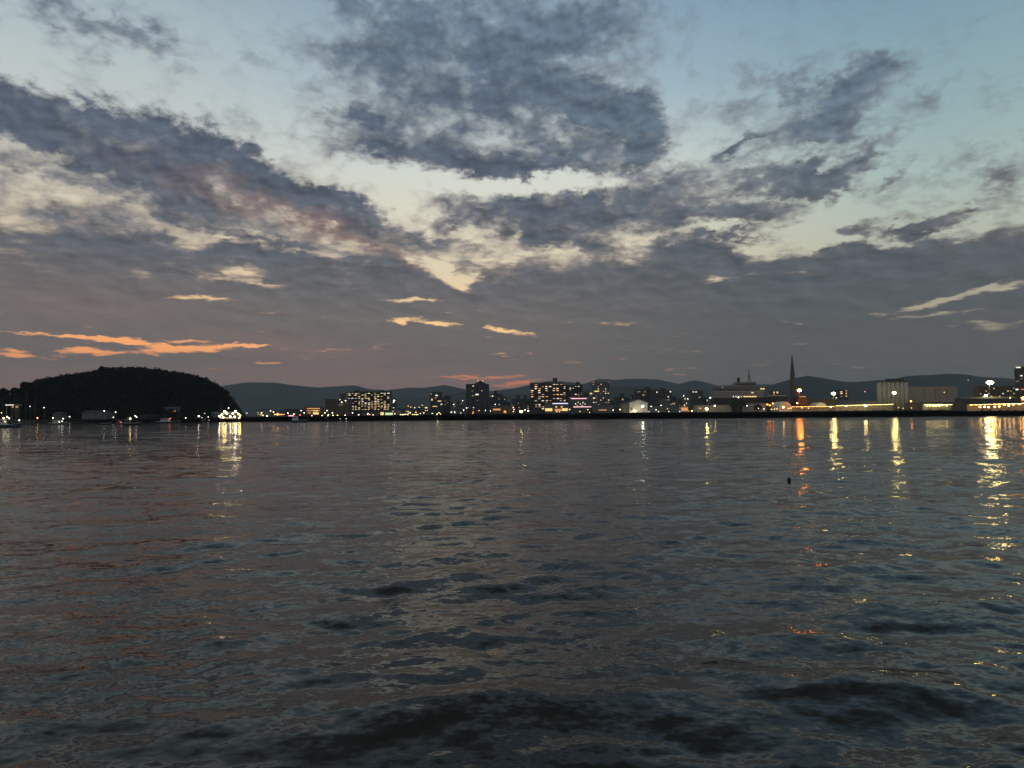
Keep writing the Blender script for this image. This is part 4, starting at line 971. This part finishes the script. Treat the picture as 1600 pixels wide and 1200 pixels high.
# ------------------------------------------------------------------ lamps along the shore
SIZES = dict(s=(.55, 8), m=(.85, 24), l=(1.6, 90), x=(2.4, 150), h=(3.3, 150))
_seen = {}
def lamp(px, py, c, size, label, group=None, dY=14, k=None, name=None):
    Y = shoreY(px) + dY; p = P(px, py, Y); r, kk = SIZES[size]
    if Y < 640: r *= .7
    kk = k or kk
    zl = max(p.z, G + .5); H = zl - G
    big = size in ('l', 'x', 'h')
    assert group or label not in _seen, label
    _seen[label] = 1
    root = tag(empty(name or ('floodlight' if big else 'street_lamp'), PZ(px, Y, G)), label, 'floodlight' if big else 'street lamp', group)
    t = MB().tube([(0, .25, 0), (0, .25, H + (.4 if big else .1))], [.22, .12] if big else [.10, .06], 6)
    if big: t.box(-r * 1.3, r * 1.3, .12, .38, H + .2, H + .45)
    t.build('pole', MT['metal'], root)
    q = MB().ball((0, 0, 0), r, 8, 6, .62); q.build('lens', lampmat(c, kk) if size != 's' else glow_s(c, kk), root, (0, -.25 - r * .4, H))
    MB().prism([(-r * .95, r * .60), (r * .95, r * .60), (r * .6, r * .60 + .22), (-r * .6, r * .60 + .22)], -.25 - r * 1.3, .3).build('housing', MT['metal'], root, (0, 0, H))
    return root
_gs = {}
def glow_s(c, k):
    if (c, k) not in _gs: _gs[(c, k)] = glow('small_lamp_%s_%g' % (c, k), LC[c], k, False)
    return _gs[(c, k)]

# the ones that stand out
lamp(1547, 598, 'Y', 'h', 'brightest floodlight on a tall mast near the right edge', dY=150)
lamp(1540.5, 618, 'W', 'l', 'white floodlight directly below the brightest floodlight', dY=140, k=60)
lamp(1397.5, 614, 'Y', 'x', 'large yellow white floodlight in front of the silos', dY=20)
lamp(1302.5, 615, 'Y', 'x', 'large yellow white floodlight on a mast between spire and silos', dY=12, k=130)
lamp(1249, 610, 'O', 'x', 'large orange sodium floodlight right of the spire', dY=5, k=150)
lamp(1104, 639, 'Y', 'l', 'low dazzling white floodlight on the quay left of the docked ferry', dY=6, k=160)
lamp(1352, 634, 'Y', 'l', 'low bright floodlight in the middle of the covered walkway', dY=8, k=80)
lamp(1322, 634.5, 'Y', 'm', 'yellow lamp at the left half of the covered walkway', dY=8)
lamp(1298, 635.5, 'Y', 'm', 'lamp at the foot of the mast between spire and silos', dY=8)
lamp(1224, 636.5, 'Y', 'm', 'bright lamp in front of the white tent hall below the spire', dY=8, k=45)
lamp(1245.5, 630, 'A', 'm', 'orange lamp below the large orange sodium floodlight', dY=18)
lamp(1207.5, 630.5, 'O', 'm', 'orange lamp under the bow of the docked ferry', dY=10)
lamp(1203, 633.5, 'O', 'm', 'lower orange lamp under the bow of the docked ferry', dY=10)
lamp(1199, 632, 'O', 'm', 'orange lamp right of the dark trees by the docked ferry', dY=8)
lamp(1117, 634, 'A', 'm', 'orange lamp right of the dazzling white floodlight on the quay', dY=8, k=45)
lamp(1110, 621.5, 'W', 'm', 'white lamp on a pole at the stern of the docked ferry', dY=8, k=10)
lamp(1154, 621, 'W', 'm', 'white lamp on a pole above the trees by the docked ferry', dY=8, k=8)
lamp(1004, 635, 'W', 'l', 'white floodlight on the right of the flooded white gable', dY=8, k=40)
lamp(991.5, 642, 'Y', 'm', 'yellow lamp on the ground before the flooded white gable', dY=11, k=260)
lamp(1423.5, 627, 'O', 'm', 'orange lamp at the right foot of the silos', dY=20, k=45)
lamp(1476, 613, 'Y', 's', 'small yellow lamp on the beige windowless warehouse wall', dY=140, k=5)
lamp(1494, 628, 'W', 's', 'small white lamp at the right foot of the beige warehouse', dY=30)
lamp(1500, 634, 'W', 'm', 'white lamp on the quay between the two open market halls', dY=10)
lamp(1514, 594, 'W', 's', 'tiny lonely lamp on the hill left of the brightest floodlight', dY=420, k=3)
lamp(1578.5, 622, 'Y', 's', 'small yellow lamp right of the brightest floodlight', dY=110)
lamp(1599, 622, 'O', 'l', 'large orange floodlight at the right edge of the view', dY=60, k=120)
lamp(1352, 612, 'P', 's', 'single pink lamp above the covered walkway', dY=220, k=6)
lamp(1307, 621.5, 'W', 's', 'small white lamp under the floodlight between spire and silos', dY=14, k=5)
lamp(616, 626, 'W', 'm', 'white lamp on the right corner of the widest lit block', dY=60, k=20)
lamp(814, 643, 'Y', 'l', 'bright yellow white lamp on the quay left of the tallest apartment block', dY=8, k=50)
lamp(825.5, 642, 'W', 'm', 'white lamp just left of the foot of the tallest apartment block', dY=8, k=14)
lamp(918.5, 640, 'A', 's', 'warm lamp below the pink neon hall', dY=12)
lamp(958, 641, 'W', 's', 'small white lamp right of the shed with the sign strip', dY=12)
lamp(969, 640, 'A', 'm', 'warm lamp left of the flooded white gable', dY=10, k=9)
lamp(1017.5, 635, 'W', 's', 'small lamp first to the right of the flooded white gable', dY=12)
lamp(1033, 633.5, 'W', 's', 'small lamp on the roof line of the long grey shed', dY=25)
lamp(1043, 638.5, 'O', 's', 'orange lamp left of the small orange shed', dY=10)
lamp(1025, 640.5, 'W', 's', 'small lamp below the left half of the long grey shed', dY=8)
lamp(1069.5, 633, 'A', 's', 'warm lamp on top of the small orange shed', dY=12)
lamp(1081, 642, 'Y', 'm', 'yellow lamp right of the small orange shed', dY=6, k=8)
lamp(1094, 638, 'O', 's', 'orange lamp left of the dazzling white floodlight on the quay', dY=8)
lamp(1068.5, 618.5, 'W', 's', 'white lamp high behind the small orange shed', dY=110, k=8)
lamp(1074.5, 622.5, 'W', 's', 'lower white lamp high behind the small orange shed', dY=110, k=4)
lamp(1167, 634, 'W', 's', 'small lamp between the dark trees by the docked ferry', dY=12)
lamp(1193.5, 639, 'W', 's', 'small lamp under the rightmost dark tree by the docked ferry', dY=8)
lamp(1185, 638, 'W', 's', 'small lamp in front of the rightmost dark tree by the docked ferry', dY=8, k=4)
for i, px in enumerate((1014, 1029, 1045, 1062)):
    lamp(px, 643.2, 'W', 's', 'one of four small lamps on the quay below the long grey shed', 'quay edge lamps below the long grey shed', dY=4, k=4)
for px, py in ((1205, 639.5), (1210, 639.3), (1214, 638.8), (1232, 638.2), (1236, 637.6), (1253, 637.4), (1263, 637.8)):
    lamp(px, py, 'A', 's', 'one of the small orange lamps along the quay below the spire', 'orange quay lamps below the spire', dY=7, k=9)
for px, py in ((1448, 634), (1453, 633.5), (1458, 634.3), (1462, 633.8), (1467, 634), (1472, 633.2), (1479, 633.5)):
    lamp(px, py, 'Y', 'm', 'one of the yellow lamps in a row before the pale market hall', 'yellow lamps before the pale market hall', dY=10, k=22)
for px, py in ((1523, 634.5), (1531, 636), (1538, 635.6), (1544, 636), (1554, 635.5), (1561, 635), (1569, 632.5), (1576, 633.5), (1583, 632), (1593, 631.5)):
    lamp(px, py, 'A', 'm', 'one of the lamps in a row before the orange market hall', 'lamps before the orange market hall', dY=12, k=26)
for px, py in ((1499.5, 636.8), (1496, 637), (1404, 637), (1411, 638), (1424, 637.6)):
    lamp(px, py, 'Y', 's', 'one of the faint lamps on the quay between silos and market hall', 'faint quay lamps right of the silos', dY=6, k=5)
# shore below the mountains, left of the widest block
for px, py, c in ((409, 645, 'W'), (411, 649, 'A'), (417.5, 650, 'W'), (423, 642, 'P'), (427.5, 643.6, 'Y'), (450, 645.5, 'W'), (459.5, 647, 'Y'), (469, 648.5, 'R'), (471, 641.5, 'W'), (475.5, 645, 'W'), (487.5, 652, 'P')):
    lamp(px, py, c, 's', 'one of the small shore lamps between lit passenger boat and brown block', 'shore lamps right of the lit passenger boat', dY=10)
for px in (429, 431.5, 434, 437.5, 440.5, 443.5):
    lamp(px, 647.5, 'O' if px != 434 else 'A', 's' if px != 434 else 'm', 'one of the orange lamps in a row right of the passenger boat', 'orange lamp row right of the lit passenger boat', dY=12, k=7 if px != 434 else 14)
for px, py, c in ((503.5, 649.5, 'Y'), (508, 645, 'Y'), (511, 641.5, 'W'), (513.5, 648, 'Y'), (519.5, 645, 'W'), (520.5, 652, 'Y'), (527.5, 650.5, 'Y'), (539.5, 651, 'W'), (534, 628.5, 'W'), (540, 626, 'W')):
    lamp(px, py, c, 's', 'one of the small lamps around the brown windowless block', 'lamps around the brown windowless block', dY=10 if py > 640 else 50)
for py in (631.5, 635, 638, 641, 644.5):
    lamp(542.2, py, 'R', 's', 'one of five stacked red lamps at the left corner of the widest lit block', 'red lamp column of the widest lit block', dY=60, k=3)
for px, py in ((551, 645), (560.5, 648), (575, 646), (574.5, 647.8), (577.5, 647.6), (583, 651)):
    lamp(px, py, 'P' if px > 570 else 'W', 's', 'one of the small lamps at the foot of the widest lit block', 'lamps at the foot of the widest lit block', dY=12)
for i, (px, py) in enumerate(((626, 649), (629, 648), (631.5, 648.4), (634, 647.4), (637, 648.2), (641, 645), (645, 647.6), (648, 648.6), (650.5, 648), (652.5, 649), (657, 646), (662, 645.2), (631, 642.5), (618, 642), (617, 646.5), (638, 634.5), (642, 636), (648, 637), (655, 636.4), (665, 641.6), (668, 641), (675.5, 646), (660, 633), (650, 644))):
    lamp(px, py, 'YWYA'[i % 4] if i not in (13, 14) else 'P', 's', 'one of the crowded town lamps right of the widest lit block', 'crowded town lamps left of the short dark tower', dY=10 if py > 643 else 120, k=7 if py > 643 else 4)
for px, py, c, k in ((705, 644, 'W', 6), (710.5, 644, 'W', 9), (720, 645.2, 'W', 4), (724.5, 641, 'W', 10), (729, 637.5, 'W', 7), (739.5, 644, 'O', 9), (738.5, 646, 'O', 5), (748.5, 641.5, 'A', 5), (758.5, 641.2, 'W', 6), (766.5, 642.3, 'W', 5), (723, 626, 'W', 5), (709, 632, 'W', 5)):
    lamp(px, py, c, 's', 'one of the scattered lamps below the tall tower with the stepped roof', 'lamps at the foot of the tall stepped tower', dY=12 if py > 635 else 50, k=k)
for px, py, c in ((789, 642.5, 'O'), (774, 632, 'W'), (802, 637, 'P'), (803.3, 639.8, 'P'), (802, 643, 'P'), (820.5, 640.5, 'W')):
    lamp(px, py, c, 's', 'one of the coloured lamps left of the tallest lit apartment block', 'small coloured lamps left of the tallest apartment block', dY=12)
for px, py in ((906, 643), (897, 636), (921, 644.5), (870, 643.5), (874, 643.6), (890, 639.6)):
    lamp(px, py, 'A', 's', 'one of the small warm lamps in front of the two neon halls', 'warm lamps before the neon halls', dY=14, k=5)
# left shore
lamp(47, 635, 'W', 's', 'faint lamp on the shore right of the lit canopy', dY=10, k=3)
lamp(69, 637, 'W', 's', 'white lamp high above the shore between canopy and dark house', dY=10, k=5)
lamp(59, 653, 'A', 's', 'warm shore lamp left of the dark house by the trees', dY=6, k=12)
lamp(83, 653, 'Y', 's', 'yellow shore lamp before the dark house by the trees', dY=6, k=14)
lamp(109, 651, 'W', 's', 'white shore lamp right of the dark house by the trees', dY=6)
lamp(163, 642, 'W', 's', 'upper white lamp by the pale shed on the left shore', dY=14)
lamp(181, 644, 'W', 's', 'second white lamp right of the pale shed on the left shore', dY=12)
lamp(177.5, 652, 'W', 's', 'low white lamp right of the pale shed on the left shore', dY=6, k=5)
lamp(290.5, 653.5, 'W', 's', 'white lamp between the coloured windows and the pale narrow building', dY=6, k=9)
lamp(311, 650.5, 'W', 'm', 'broad white lamp left of the small red hulled boat', dY=6, k=16)
lamp(320.5, 646, 'W', 's', 'white lamp on the grey shed at the foot of the hill', dY=10)
lamp(316, 652.6, 'W', 's', 'small low lamp behind the small red hulled boat', dY=6, k=5)
lamp(3, 645, 'Y', 's', 'yellow lamp below the canopy at the left edge', dY=6, k=8)
lamp(386, 645.5, 'W', 's', 'faint lamp first to the right of the lit passenger boat', dY=20, k=2.5)

# ------------------------------------------------------------------ the evening air
def build_haze():
    o = MB().box(-9800, 9800, -300, 8400, -4.2, 420).build('haze', bpy.data.materials.new('evening_haze'))
    m = o.data.materials[0]; m.use_nodes = True; nt = m.node_tree; nt.nodes.clear()
    v = nt.nodes.new('ShaderNodeVolumePrincipled'); out = nt.nodes.new('ShaderNodeOutputMaterial')
    v.inputs['Color'].default_value = (.74, .80, .88, 1); v.inputs['Density'].default_value = HAZE
    v.inputs['Anisotropy'].default_value = .2
    nt.links.new(v.outputs[0], out.inputs['Volume'])
    tag(o, kind='stuff', label='thin blue evening haze over the harbour')
HAZE = 6e-5
build_haze()
